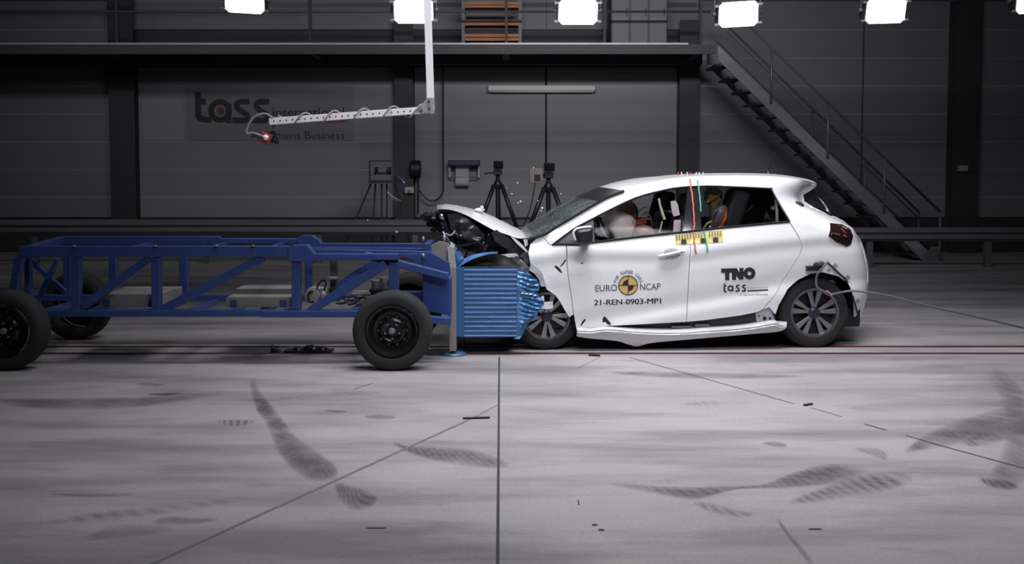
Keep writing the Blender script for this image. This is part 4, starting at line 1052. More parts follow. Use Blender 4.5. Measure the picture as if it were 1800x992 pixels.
def dummy(name, lab, head, hip, faceR, s_=1.0, skin_='dummy_skin', y=.45, armto=None):
    """seated figure: one continuous body grown from a joint skeleton"""
    t = thing(name, lab, 'crash test dummy', CM @ Vector((hip.x, hip.y, hip.z-.1*s_)), CA)
    J = {'hip': hip, 'belly': hip.lerp(head, .3), 'chest': hip.lerp(head, .58)+Vector((.03*s_, 0, 0)), 'neck': hip.lerp(head, .78), 'head': head-Vector((0, 0, .06*s_))}
    J['skull'] = head
    bmv = list(J.values()); ed = [(i, i+1) for i in range(5)]; rad = [.14, .125, .145, .055, .06, .065]
    for sg in (-1, 1):
        b = len(bmv); sh = J['chest']+Vector((0, sg*.17*s_, .05*s_)); el = sh+Vector((-.16, sg*.05, -.22))*s_
        ha = armto+Vector((0, sg*.13*s_, 0)) if armto else el+Vector((-.2, 0, .02))*s_
        bmv += [sh, el, el.lerp(ha, .9), ha]; ed += [(2, b), (b, b+1), (b+1, b+2), (b+2, b+3)]; rad += [.06, .045, .035, .03]
        b = len(bmv); kn = hip+Vector((-.44, sg*.12, .06))*s_; an = kn+Vector((-.2, 0, -.30))*s_
        bmv += [hip+Vector((-.05, sg*.1, -.02))*s_, kn, an, an+Vector((-.16, 0, -.01))*s_]; ed += [(0, b), (b, b+1), (b+1, b+2), (b+2, b+3)]; rad += [.09, .065, .045, .035]
    me = bpy.data.meshes.new('body'); me.from_pydata([CM @ v for v in bmv], ed, []); inv = TM[t.name].inverted()
    for v in me.vertices: v.co = inv @ v.co
    o = bpy.data.objects.new('body', me); C.objects.link(o); o.parent = t; me.materials.append(MATS[skin_])
    sk = o.modifiers.new('skin', 'SKIN'); me.skin_vertices.new() if not me.skin_vertices else None
    for v, r in zip(me.skin_vertices[0].data, rad): v.radius = (r*s_, r*s_)
    me.skin_vertices[0].data[0].use_root = True
    ss = o.modifiers.new('subdivision', 'SUBSURF'); ss.levels = 1; ss.render_levels = 2
    W = lambda v: CM @ v
    dv = (lambda a: Vector((math.cos(a), 0, math.sin(a))))
    def hf(p, q):          # face towards -x
        v = q.copy()
        if p.x < 0: v.x *= 1-.12*max(0, -p.z)+.05*max(0, p.z); v.x += -.022*s_*max(0, 1-((p.y/.16)**2+((p.z+.05)/.22)**2))
        if p.z < -.2: v.y *= .86
        return faceR @ v
    hd = MB().ball(W(head), (.098*s_, .078*s_, .118*s_), 28, 22, lambda p, q: CM.to_3x3() @ hf(p, q)).build('head', skin_, t)
    m = MB()
    HW = lambda x, y_, z: W(head+faceR @ (Vector((x, y_, z))*s_))
    for sg in (-1, 1):
        MB().ball(HW(-.088, sg*.03, .015), .012*s_, 8, 6).build('eye', 'ink', hd)
        MB().ball(HW(0, sg*.078, 0), (.022*s_, .012*s_, .032*s_), 8, 6).build('ear', skin_, hd)
    MB().tube([HW(-.088, -.022, -.055), HW(-.094, 0, -.057), HW(-.088, .022, -.055)], .004*s_, 6).build('mouth', 'ink', hd)
    return t, hd, J, HW
RI = Matrix.Rotation(math.radians(-28), 3, 'Y')
dd, hd, J, HW = dummy('crash_test_dummy', 'brown-skinned driver crash dummy bent into the pale airbag', cl(1103, 372, .52), Vector((cl(1150, 400, .45).x, .45, .66)), RI, armto=bagc+Vector((.02, 0, -.12)))
dd_w = lambda px, py, w_: CM @ cl(px, py, w_)
for k, (x, y) in enumerate(((1131, 387), (1129, 392.5), (1126, 398))):
    p = dd_w(x-2, y, .37); MB().tube([p+Vector((-.045, 0, -.012)), p+Vector((.05, 0, .012))], .012, 8).build('neck_disc', mat('disc_red', (.45, .07, .04), .5), dd)
MB().ball(dd_w(1131, 409, .33), (.10, .09, .07), 20, 14).build('shoulder_cap', 'dummy_skin', dd)
for x, y, x2, y2 in ((1126, 380, 1140, 372), (1133, 376, 1145, 386), (1122, 372, 1136, 364), (1138, 384, 1146, 396)):
    MB().tube([dd_w(x, y, .36), dd_w((x+x2)/2+2, (y+y2)/2-3, .34), dd_w(x2, y2, .37)], .009, 6).build('sensor_cable', 'grey_plastic', dd)
ch = cl(1254, 345, .42)
mat('olive', (.30, .29, .15), .35, 0, .3, 20)
cdm, hd2, J2, HW2 = dummy('crash_test_dummy', 'small rear crash dummy with orange and yellow stripe painted across its olive head', ch, Vector((ch.x+.05, .44, .60)), Matrix.Rotation(math.radians(-20), 3, 'Y'), .84, 'olive')
def facestripe(pts, r, m, nm):
    MB().tube([CM @ cl(x, y, w_) for x, y, w_ in pts], r, 8).build(nm, m, hd2)
facestripe([(1248, 353, .365), (1253, 350, .352), (1259, 346.5, .352), (1262, 344, .36)], .013, mat('stripe_orange', (.62, .14, .05), .4), 'painted_stripe')
facestripe([(1243, 355, .385), (1246, 354, .37)], .013, mat('stripe_yellow', (.65, .6, .1), .4), 'painted_stripe')
facestripe([(1263, 343, .365), (1268, 339, .40)], .012, mat('stripe_pale', (.5, .48, .4), .4), 'painted_stripe')
facestripe([(1246, 343, .37), (1250, 342, .355), (1254, 343.5, .352)], .010, mat('stripe_white', (.6, .6, .55), .3), 'painted_stripe')
# child seat beside the small dummy, with a rounded coloured wing
cs = thing('child_seat', 'brown and orange child seat wing below the small rear dummy', 'child seat', CM @ Vector((cl(1265, 395, .4).x+.1, .42, .58)), CA)
wc = cl(1265, 384, .30)
def wingf(p, q): return Matrix.Rotation(.35, 3, 'Y') @ q
MB().ball(CM @ wc, (.075, .05, .13), 22, 16, lambda p, q: CM.to_3x3() @ wingf(p, q)).build('side_wing', mat('wing_brown', (.16, .09, .08), .3, 0, .2, 16), cs)
MB().tube([CM @ cl(x, y, w_) for x, y, w_ in ((1276, 373, .265), (1276, 382, .25), (1272, 391, .25), (1267, 399, .262))], [.006, .012, .014, .01], 8).build('orange_stripe', 'stripe_orange', cs)
MB().tube([CM @ cl(x, y, w_) for x, y, w_ in ((1254, 382, .265), (1257, 373, .26), (1262, 368.5, .265))], [.006, .013, .008], 8).build('blue_stripe', mat('stripe_blue', (.05, .10, .35), .3), cs)
MB().box(CM @ Vector((wc.x+.12, .42, wc.z-.04)), (.16, .36, .62), Matrix.Rotation(.3+0, 3, 'Y')).build('shell', 'seat_black', cs, bevel=.04)
MB().box(CM @ Vector((wc.x-.06, .42, wc.z-.32)), (.36, .36, .14)).build('base', 'seat_black', cs, bevel=.04)
m = MB()
MB().tube([CM @ cl(x, y, w_) for x, y, w_ in ((1236, 403, .24), (1243, 393, .22), (1250, 390, .22), (1252, 398, .24))], .009, 8).build('harness_clip', mat('clip_yellow', (.45, .42, .22), .4), cs)
MB().ball(CM @ cl(1248, 400, .22), .016, 10, 8).build('buckle', 'bright_trim', cs)
for (a, b) in (((1275, 380), (1310, 350)), ((1300, 380), (1335, 345)), ((1320, 360), (1362, 335))):
    MB().tube([CM @ cl(a[0], a[1], .5), CM @ cl((a[0]+b[0])/2, (a[1]+b[1])/2+6, .45), CM @ cl(b[0], b[1], .5)], .014, 6).build('harness_strap', mat('strap_dark', (.05, .04, .04), .7), cs)

# ------------------------------------------------------------------ lettering and markers on the car
def decal(name, shapes, m, parent, off=-.0035):
    mb = MB()
    for k, (V, F) in enumerate(shapes): mb.add([hit(x, y, off-.0002*k) for x, y in V], F)
    return mb.build(name, m, parent, 'local', weld=False)
def words(txt, x0, y0, x1, y1, h, m, parent, bold=0.0, name='lettering'):
    """(x0, y0)-(x1, y1) baseline, h height in the photograph"""
    V, F = text2d(txt, bold)
    return decal(name, [([(x0+(x1-x0)*u, y0+(y1-y0)*u-h*v) for u, v in V], F)], m, parent)
words('EURO', 1046.5, 513, 1085, 512, 11.5, mat('ink_mid', (.09, .095, .12), .6), fdoor, .006)
words('NCAP', 1125, 510.5, 1161, 509.5, 11.5, 'ink_mid', fdoor, .006)
for dx in (-.35, .35): words('21-REN-0903-MP1', 1044.5+dx, 537, 1162+dx, 534, 9.5, 'ink', fdoor, 0)
cxe, cye, re_ = 1104.2, 502, 16.6
ring = lambda r, n=40: [(cxe+r*math.cos(2*PI*k/n), cye+r*math.sin(2*PI*k/n)) for k in range(n)]
decal('emblem', [(ring(re_), [tuple(range(40))])], mat('emblem_yellow', (.62, .42, .13), .5, 0, .04, 20), fdoor, -.002)
decal('emblem_ring', [stroke2d(ring(re_), 1.5, True), stroke2d([(cxe-re_, cye), (cxe+re_, cye)], 1.1), stroke2d([(cxe, cye-re_), (cxe, cye+re_)], 1.1)], 'ink', fdoor, -.004)
q1 = [(cxe, cye)]+[(cxe+10.2*math.cos(math.radians(a)), cye+10.2*math.sin(math.radians(a))) for a in range(180, 271, 10)]
q2 = [(cxe, cye)]+[(cxe+10.2*math.cos(math.radians(a)), cye+10.2*math.sin(math.radians(a))) for a in range(0, 91, 10)]
decal('emblem_quadrant', [(q1, [tuple(range(len(q1)))])], 'ink', fdoor, -.003); decal('emblem_quadrant', [(q2, [tuple(range(len(q2)))])], 'ink', fdoor, -.003)
txt = 'FOR SAFER CARS'; sh = []
for i, c_ in enumerate(txt):
    if c_ == ' ': continue
    a = math.radians(-163+i*(146/(len(txt)-1))); V, F = text2d(c_, .012)
    ex, ey = math.cos(a), math.sin(a); tx, ty_ = -ey, ex; R0 = 21
    sh.append(([(cxe+ex*(R0+v*5.6)+tx*(u-.5)*3.9, cye+ey*(R0+v*5.6)+ty_*(u-.5)*3.9) for u, v in V], F))
decal('emblem_motto', sh, mat('motto', (.09, .10, .14), .6), fdoor)
# company lettering on the rear door
dm = lambda V: [(1260+x/11.02, 440+y/11.02) for x, y in V]
arc2 = lambda cx, cy, r, a0, a1, n=16: [(cx+r*math.cos(math.radians(a0+(a1-a0)*k/n)), cy+r*math.sin(math.radians(a0+(a1-a0)*k/n))) for k in range(n+1)]
S2 = lambda *a: (lambda VF: (dm(VF[0]), VF[1]))(stroke2d(*a))
decal('lettering', [S2([(85, 398), (375, 392)], 84), S2([(203, 400), (203, 582)], 82), S2([(335, 395), (335, 576)], 80), S2([(350, 372), (475, 560)], 84), S2([(478, 345), (478, 570)], 78),
    S2(arc2(632, 450, 78, 0, 360, 36)[:-1], 76, True)], 'ink', rdoor)
sh = [S2([(150, 645), (146, 780)]+arc2(172, 780, 26, 180, 95, 6)+[(190, 806)], 30), S2([(150, 694), (188, 694)], 26), S2(arc2(265, 740, 44, 0, 360, 28)[:-1], 28, True), S2([(306, 690), (306, 800)], 28)]
for ox in (0, 122):
    sh.append(S2([(440+ox, 684), (405+ox, 684)]+arc2(402+ox, 706, 20, 270, 130, 8)+[(412+ox, 738), (425+ox, 748)]+arc2(412+ox, 772, 20, -50, 90, 8)+[(362+ox, 794)], 28))
decal('lettering', sh, 'ink', rdoor)
decal('logo_bar', [S2([(590, 790), (993, 768)], 24)], 'ink', rdoor)
words('international', 1313, 507.8, 1350, 506.2, 2.6, 'ink_grey', rdoor, .0)
words('A Siemens Business', 1300, 520, 1350, 518.6, 3.6, 'ink_grey', rdoor, .0)
# yellow marker tape with black dots and the red and green lines
tape = skin('marker_tape', [(1186.5, 414.5), (1214, 411.5), (1271, 405.5), (1270.5, 425.5), (1240, 428), (1188, 430)], mat('tape_yellow', (.72, .62, .22), .5), car, off=-.004, thick=.002, g=.05)
sh = []
for i in range(17):
    for j in range(3):
        x = 1189.5+i*4.8+(j % 2)*.6; y = 415.0-(x-1189)*.101+j*3.1
        if abs(x-1241) < 4 or abs(x-1219) < 2: continue
        sh.append(([(x-1.2, y-1), (x+1.2, y-1), (x+1.2, y+1), (x-1.2, y+1)], [(0, 1, 2, 3)]))
decal('tape_dots', sh, mat('tape_ink', (.10, .11, .05), .6), tape, -.0085)
for x, y in ((1202, 425), (1236, 423), (1258, 421.5)):
    decal('tape_square', [([(x-4.6, y-4), (x+4.4, y-4.3), (x+4.8, y+4), (x-4.4, y+4.3)], [(0, 1, 2, 3)])], 'ink', tape, -.009)
mat('mark_red', (.55, .09, .08), .5, 0, .3, 60); mat('mark_green', (.06, .32, .18), .5, 0, .3, 60)
for pts, m in ((((1212.5, 314), (1214, 325), (1217.5, 350), (1219.5, 375), (1220.5, 396), (1219, 412), (1221, 428), (1223.5, 446.5)), 'mark_red'), (((1226, 316), (1228, 330), (1230.5, 350), (1232, 372)), 'mark_green'), (((1236.5, 404), (1239, 414), (1242, 428), (1244, 444.5)), 'mark_green')):
    q = cr2(pts, 5); decal('marker_line', [stroke2d([(x+.35*math.sin(i*1.7), y) for i, (x, y) in enumerate(q)], 2.6)], m, car, -.013)

# ------------------------------------------------------------------ cable pulled away from the car
ec = thing('trailing_cable', 'grey cable leaving the rear wheel arch of the car towards the right', 'cable', dd_w(1455, 470, -.06))
pts = [CM @ hit(x, y, -.05) for x, y in ((1456, 460), (1446, 470), (1437, 482), (1434.5, 495), (1437, 506), (1446, 512), (1456, 518), (1466, 517))]
y0 = pts[-1].y
pts += [at(1480, 514, y0-.05), at(1500, 511.5, y0-.08), at(1525, 514, y0-.1), at(1560, 520, y0-.1), at(1640, 540, y0), at(1720, 558, y0+.1), at(1830, 584, y0+.2)]
MB().tube(cr(pts, 8), .010, 8).build('sheath', mat('cable_sheath', (.14, .15, .165), .45, .2, .5, 90), ec)
MB().tube(cr([CM @ hit(x, y, -.06) for x, y in ((1452, 512), (1457, 515), (1461, 520))], 4), .010, 8).build('connector', mat('connector', (.35, .2, .2), .5), ec)

# ------------------------------------------------------------------ fragments flying off and lying about
def shard(lab, px, py, Y, pts, m, grp, th=.006, rz=0):
    c = at(px, py, Y); P = [at(px+x, py+y, Y) for x, y in pts]
    o = MB().prism([p-Vector((0, th*.5*math.sin(i*2.1), 0)) for i, p in enumerate(P)], (0, th, 0)).build('debris_fragment', m, None, loc=c)
    tag(o, lab, 'debris', grp); return o
YC = CO.y-.12
shard('small black fragment on the white front wing, the larger lower one', 982, 473, YC, [(-8, -5), (-4, -6), (2, -1), (7, 8), (2, 6), (-5, -1)], 'black_plastic', 'fragments flying past the car')
shard('thin bent black fragment above the front wing and left of the door', 989, 465, YC, [(4, -9), (6, -7), (2, 0), (-4, 5), (-5, 4), (1, -3)], 'black_plastic', 'fragments flying past the car')
shard('tiny black speck below the door mirror shadow', 1023, 463, YC, [(-2, 0), (0, -2), (2, 0), (0, 2)], 'black_plastic', 'fragments flying past the car')
shard('hook-shaped black fragment at the bottom of the front door', 1066, 565, YC, [(-7, -3), (-4, -9), (0, -6), (8, 4), (7, 7), (2, 6), (-2, 1), (-6, 3)], 'black_plastic', 'fragments flying past the car')
shard('thin curved black fragment behind the front wheel', 1024, 567, YC, [(4, -6), (6, -5), (3, 0), (-2, 6), (-4, 6), (0, -2)], 'black_plastic', 'fragments flying past the car')
def bit(lab, px, py, Y, r, m, nm='glass_fragment', grp='glass splinters in the air', cat='glass splinter'):
    c = at(px, py, Y); s_ = px*7.3+py
    o = MB().ball(c, (r, r*.7, r), 7, 5, lambda p, q: q*(1+.6*noise.noise(p*2+Vector((s_, 0, 0))))).build(nm, m, None, loc=c); tag(o, lab, cat, grp); return o
mat('glint', (.85, .9, .9), .1, 0, .02)
where = {(915, 354): 'brightest of those left of the right tripod', (911, 357): 'faint one beside the brightest', (945, 353): 'beside the right leg of the tripod with the red box', (953, 366): 'just right of the white measuring post', (951, 371): 'below another, right of the white measuring post', (910, 322): 'highest, between the two tripods', (900, 341): 'beside the left tripod leg', (938, 295): 'left of the reddish box', (986, 341): 'right of the right tripod', (646, 387): 'far left, over the guard rail'}
for (x, y), lb in where.items():
    bit('tiny white glass splinter, '+lb, x, y, 9.0, .009 if (x, y) in ((915, 354), (953, 366)) else .006, 'glint')
mat('red_bit', (.5, .18, .16), .5)
bit('tiny reddish fragment in the air beside a leg of the left tripod', 891, 331, 9.0, .010, 'red_bit', 'debris_fragment', 'reddish bits in the air', 'debris')
bit('tiny reddish speck in the air left of the raised bonnet', 745, 408, 9.0, .008, 'red_bit', 'debris_fragment', 'reddish bits in the air', 'debris')
bit('tiny white glint in front of the guard rail left of the bonnet', 697, 408, 9.0, .010, 'glint', 'glass_fragment')
def curl(lab, pts, Y, r, m):
    P = cr([at(x, y, Y-.03*i) for i, (x, y) in enumerate(pts)], 6)
    o = MB().tube(P, [r*(.4+.9*math.sin(PI*i/(len(P)-1))) for i in range(len(P))], 8).build('trim_fragment', m, None, loc=P[0]); tag(o, lab, 'debris', 'trim pieces flying left of the bonnet')
curl('bright curved trim piece flying left of the bonnet, the lower one', [(680, 337), (686, 345), (694, 350), (705, 354)], 9.0, .014, 'bright_trim')
curl('dark blue curved trim piece flying beside the middle column, the upper one', [(691, 316), (698, 313), (705, 316), (711, 323)], 9.0, .012, mat('dark_trim', (.05, .055, .09), .15, .3))
# white measuring post standing behind the car
mpost = thing('measuring_post', 'white post with measuring marks behind the windscreen foot', 'post', (at(943, 380, 15.9).x, 15.9, 0))
a, b = at(938.5, 391, 15.9), at(947, 367, 15.9)
MB().box2((a.x, 15.87, 0.3), (b.x, 15.95, b.z)).build('board', mat('post_white', (.6, .6, .62), .5), mpost)
for i in range(10): MB().box2((a.x+.04, 15.865, b.z-.04-.03*i), (b.x-.005, 15.87, b.z-.025-.03*i)).build('mark', 'ink_grey', mpost)
MB().box2((a.x-.12, 15.75, 0), (b.x+.12, 16.07, .02)).build('foot', 'steel_black', mpost)
MB().box2((a.x+.02, 15.9, 0.02), (b.x-.02, 15.94, .32)).build('stem', 'steel_black', mpost)

def lump(lab, px, py, parts, m='black_plastic', nm='debris_fragment', grp='wreckage on the floor'):
    b = fl(px, py); mb = MB()
    for (dx, dy, dz, sx_, sy_, sz) in parts: mb.box(b+Vector((dx, dy, sz/2+dz)), (sx_, sy_, sz), Matrix.Rotation(dx*2, 3, 'Z'))
    o = mb.build(nm, m, None, loc=b, bevel=.006); tag(o, lab, 'debris', grp); return o
b = fl(480, 621); o = MB().prism([b+Vector(p) for p in ((-.02, 0, 0.001), (.06, 0, .001), (-.025, .0, .062))], (0, .09, 0)).build('wheel_wedge', 'black_plastic', None, loc=b); tag(o, 'black wedge on the floor under the trolley, left of the flat black casting', 'wedge')
b = fl(541, 621)
rc_ = thing('skid_block', 'flat black casting lying on the rail under the trolley', 'debris', b)
MB().box(b+Vector((0, .05, .012)), (.42, .14, .022)).build('base_plate', 'black_plastic', rc_, bevel=.005)
for dx, sx_, h in ((-.09, .09, .03), (.02, .13, .045), (.12, .08, .035)):
    MB().ball(b+Vector((dx, .05, .02)), (sx_*.6, .06, h), 14, 8).build('lug', 'black_gloss', rc_)
b = fl(1045, 627); o = MB().prism([b+Vector(p) for p in ((-.05, .02, .001), (-.03, .05, .001), (.05, .02, .001), (.045, -.01, .001))], (0, 0, .012)).build('debris_fragment', 'black_plastic', None, loc=b); tag(o, 'flat black fragment on the floor by the red rail below the front wheel', 'debris', 'wreckage on the floor')
b = fl(836, 736); o = MB().beam(b+Vector((-.08, -.02, .006)), b+Vector((.09, 0, .006)), .016, .01, (0, 1, 0)).build('debris_fragment', 'black_plastic', None, loc=b); tag(o, 'thin black strip lying at the end of the slanting floor joint', 'debris', 'wreckage on the floor')
b = fl(1420, 713); o = MB().beam(b+Vector((-.03, -.02, .006)), b+Vector((.035, .02, .006)), .02, .01, (0, 1, 0)).build('debris_fragment', 'black_plastic', None, loc=b); tag(o, 'small black strip on the bright floor in front of the rear wheel', 'debris', 'wreckage on the floor')

# ------------------------------------------------------------------ the blue trolley with its honeycomb barrier
TN, TF = 8.05, 8.92            # near and far side frames
tb = fl(400, 640)
trl = thing('crash_trolley', 'blue welded steel trolley on four black wheels with crushed blue honeycomb barrier', 'trolley', (at(400, 600, 8.4).x, 8.45, 0))
def pbeam(name, x0, y0, x1, y1, Y, th, dep=.08, m='blue_paint', bev=.006, parent=None):
    """bar whose front face lies in the plane Y, th px high"""
    a, b = at(x0, y0, Y), at(x1, y1, Y); o = Vector((0, dep/2, 0))
    return MB().beam(a+o, b+o, dep, th*Y/FPX).build(name, m, parent or trl, bevel=bev)
# side frames
pbeam('top_rail', 33, 442.5, 516, 442.5, TN, 19)
pbeam('top_rail', 110, 423, 385, 423, TF, 14)
pbeam('top_rail', 384, 424, 526, 424, TF, 9)
MB().prism([at(x, y, TN-.01) for x, y in ((512, 432), (526, 431), (540, 431), (552, 446), (552, 460), (506, 460), (506, 434))], (0, .10, 0)).build('joint_plate', 'blue_paint', trl, bevel=.005)
MB().prism([at(x, y, TF-.01) for x, y in ((522, 419), (530, 414), (549, 414), (556, 420), (560, 421), (566, 430), (566, 434), (522, 434))], (0, .10, 0)).build('joint_plate', 'blue_paint', trl, bevel=.005)
pbeam('top_rail', 545, 452, 700, 452, TN, 11)
pbeam('top_rail', 560, 432, 757, 432, TF, 8)
pbeam('deck_rail', 538, 441.5, 757, 446, TN+.28, 8, .05)
pbeam('deck_rail', 545, 437, 757, 439, TN+.55, 5, .05)
MB().prism([at(x, y, 8.40) for x, y in ((745, 428), (757, 428), (757, 447), (745, 447))], (0, .5, 0)).build('end_block', 'blue_paint', trl, bevel=.006)
a0, a1 = at(33, 442.5, TN), at(110, 423, TF)
MB().beam(a0+Vector((.03, .05, 0)), a1+Vector((-.02, .03, 0)), .06, .075, (1, 0, 0)).build('end_bar', 'blue_paint', trl, bevel=.006)
pbeam('bottom_rail', 60, 551.5, 470, 551.5, TN, 12)
pbeam('bottom_rail', 460, 552.5, 640, 552.5, TN-.005, 12)
pbeam('bottom_rail', 630, 552, 792, 566, TN+.04, 13)
pbeam('bottom_rail', 60, 524.5, 690, 524.5, TF, 11)
pbeam('bottom_rail', 690, 523, 770, 523, TF, 10)
for x, th in ((132, 15), (273, 15.5), (519.5, 15)):
    pp = pbeam('post', x, 453, x+.5, 546, TN+.008, th, .07)
for x, y0, y1, th in ((197, 430, 520, 13), (321, 430, 518, 14), (541.5, 436, 520, 12.5), (117, 430, 520, 13)):
    pbeam('post', x, y0, x+.3, y1, TF+.008, th, .07)
pbeam('post', 692, 462, 692, 545, TN+.03, 17, .07)
pbeam('lever', 586, 436, 586, 518, TN+.5, 12, .06, 'steel_black')
MB().box(at(585.5, 489, TN+.45), (.075, .08, .02)).build('lever_collar', 'galvanised', trl, bevel=.004)
pbeam('end_post', 32, 452, 16, 545, TN+.01, 14, .07)
pbeam('end_post', 47, 452, 48, 545, TN+.30, 10, .06)
for (x0, y0, x1, y1, Y, th) in ((143, 540, 262, 455, TN+.012, 15), (282, 546, 462, 453, TN+.012, 15), (545, 547, 678, 464, TN+.012, 15.5), (590, 505, 640, 472, TF, 12), (640, 472, 664, 459, TF, 12)):
    pbeam('diagonal_brace', x0, y0, x1, y1, Y, th, .06)
pbeam('diagonal_brace', 60, 540, 100, 455, TN+.45, 8, .04); pbeam('diagonal_brace', 52, 458, 112, 514, TN+.48, 9, .04)
for px in (70, 150, 265, 330, 455, 540, 620):
    a, b = at(px, 552, TN+.08), at(px, 552, TN+.08); b = Vector((a.x, TF, a.z))
    MB().beam(a, b, .06, .05, (1, 0, 0)).build('cross_bar', 'blue_paint', trl, bevel=.004)
for px in (205, 350, 460): 
    a = at(px, 442, TN+.08); b = Vector((a.x, TF, a.z)); MB().beam(a, b, .04, .04, (1, 0, 0)).build('cross_bar', 'blue_paint', trl, bevel=.004)
for px in (130, 273, 445, 380): MB().lathe([(0, .012), (.016, .012), (.018, 0)], at(px, 443, TN-.0)+Vector((0, 0, .045)), 'Z', 8).build('bolt', 'galvanised', trl)
for px in (65, 180, 420, 510): MB().box(at(px, 544, TN+.05), (.09, .06, .018)).build('cleat', 'blue_paint', trl, bevel=.003)
# nose: sloping beams, tall plates, mounting column
pbeam('sloping_beam', 640, 449, 788, 487, TN+.06, 13, .08)
pbeam('sloping_beam', 715, 450, 790, 484, TN+.42, 7, .05)
MB().prism([at(x, y, TN+.20) for x, y in ((700, 447), (760, 445), (790, 462), (792, 484), (775, 482))], (0, .03, 0)).build('web_plate', 'blue_paint', trl, bevel=.003)
MB().prism([at(x, y, TN+.14) for x, y in ((743, 478), (792, 490), (792, 556), (743, 546))], (0, .5, 0)).build('nose_plate', mat('blue_dark', (.02, .05, .2), .45, 0, .15, 7), trl, bevel=.006)
pbeam('axle_beam', 706, 517, 745, 517, TN+.5, 8, .08)
MB().prism([at(x, y, 8.46) for x, y in ((758, 431), (772, 424), (790, 428), (792, 470), (784, 462), (766, 447), (758, 446))], (0, .02, 0)).build('gusset_plate', mat('bare_plate', (.24, .23, .23), .5, .2, .2, 20), trl, bevel=.002)
YP = 8.42
a, b = at(789.5, 619, YP), at(801.5, 472, YP)
MB().prism([at(x, y, YP) for x, y in ((790, 618), (802, 618), (801.5, 472), (789, 472))], (0, .95, 0)).build('load_wall', mat('wall_grey', (.23, .22, .215), .55, .1, .1, 12), trl, bevel=.004)
MB().prism([at(x, y, YP) for x, y in ((789, 472), (801.5, 472), (797, 436), (792, 432), (786, 436))], (0, .95, 0)).build('load_wall_cap', mat('cap_grey', (.38, .365, .36), .5, .1, .3, 40), trl, bevel=.004)
c = at(797, 620, YP+.1); c.z = .004
MB().lathe([(0, .028), (.08, .028), (.115, .01), (.12, 0), (0, 0)], c, 'Z', 24).build('foot_disc', mat('blue_bright', (.03, .08, .17), .4), trl)
m = MB()
m.tube([at(781, 431, 8.5), at(781, 413, 8.5)], .014, 8); m.build('marker_peg', 'galvanised', trl)
MB().tube([at(744, 446, TN+.2), at(744, 455, TN+.2)], .014, 8).build('rail_stud', 'galvanised', trl)
MB().tube([at(744, 428, 8.5), at(744, 416, 8.5)], .012, 8).build('rail_stud', 'galvanised', trl)

# barrier
YBR = 8.47
def _honey():
    m = bpy.data.materials.new('honeycomb_blue'); m.use_nodes = True; nt = m.node_tree; L = nt.links.new; N_ = nt.nodes.new
    b = nt.nodes['Principled BSDF']; b.inputs['Roughness'].default_value = .42; b.inputs['Metallic'].default_value = .25
    tc = N_('ShaderNodeTexCoord'); mp = N_('ShaderNodeMapping'); mp.inputs['Rotation'].default_value = (PI/2, 0, 0); L(tc.outputs['Object'], mp.inputs[0])
    br = N_('ShaderNodeTexBrick'); br.inputs['Scale'].default_value = 50; br.inputs['Mortar Size'].default_value = .13; br.inputs['Brick Width'].default_value = .9; br.inputs['Row Height'].default_value = 1.0
    br.inputs['Color1'].default_value = (.065, .165, .38, 1); br.inputs['Color2'].default_value = (.08, .195, .43, 1); br.inputs['Mortar'].default_value = (.03, .08, .22, 1)
    L(mp.outputs[0], br.inputs['Vector'])
    n = N_('ShaderNodeTexNoise'); n.inputs['Scale'].default_value = 3; mq = N_('ShaderNodeMapping'); mq.inputs['Scale'].default_value = (.6, 1, 14); L(tc.outputs['Object'], mq.inputs[0]); L(mq.outputs[0], n.inputs['Vector'])
    mr = N_('ShaderNodeMapRange'); mr.inputs[1].default_value = .3; mr.inputs[2].default_value = .7; mr.inputs[3].default_value = .7; mr.inputs[4].default_value = 1.25; L(n.outputs['Fac'], mr.inputs[0])
    mx = N_('ShaderNodeMix'); mx.data_type = 'RGBA'; mx.blend_type = 'MULTIPLY'; mx.inputs[0].default_value = 1; L(br.outputs['Color'], mx.inputs[6]); L(mr.outputs[0], mx.inputs[7]); L(mx.outputs[2], b.inputs['Base Color'])
    MATS['honeycomb_blue'] = m
_honey()
mat('foil_blue', (.085, .22, .44), .38, .3, .12, 20)
def bp(px, py, dy=0.0): return at(px, py, YBR+dy)
tl_, br_ = bp(803.5, 470), bp(909, 592.5)
rws = []; nz = 110
for i in range(nz+1):
    z = br_.z+(tl_.z-br_.z)*i/nz
    ph = (tl_.z-z)/.0405*2*PI; o = .0035*math.sin(ph)
    rws.append([Vector((tl_.x+(br_.x-tl_.x)*j/8, YBR+o, z)) for j in range(9)])
blk = MB().grid(rws)
back = [[Vector((p.x, YBR+.96, p.z)) for p in (r[0], r[-1])] for r in (rws[0], rws[-1])]
blk.add([rws[0][0], rws[0][-1], back[0][1], back[0][0]], [(0, 1, 2, 3)]); blk.add([rws[-1][0], rws[-1][-1], back[1][1], back[1][0]], [(0, 1, 2, 3)])
blk.add([back[0][0], back[0][1], back[1][1], back[1][0]], [(0, 1, 2, 3)])
blk.grid([[r[0], Vector((r[0].x, YBR+.96, r[0].z))] for r in rws], False); blk.grid([[r[-1], Vector((r[-1].x, YBR+.96, r[-1].z))] for r in rws], False)
barrier = blk.build('barrier_block', 'honeycomb_blue', trl, weld=False)
MB().box2((bp(802, 592).x, YBR-.008, bp(802, 592).z), (bp(816, 471).x, YBR+.96, bp(802, 471).z)).build('backing_sheet', mat('sheet_blue', (.035, .12, .30), .4, .2, .1, 20), barrier, bevel=.003)
MB().box2((bp(815, 472).x, YBR+.02, bp(815, 471.5).z), (bp(909, 470).x, YBR+.95, bp(815, 469.6).z)).build('top_sheet', mat('sheet_top', (.03, .03, .032), .5, .1, .2, 20), barrier)
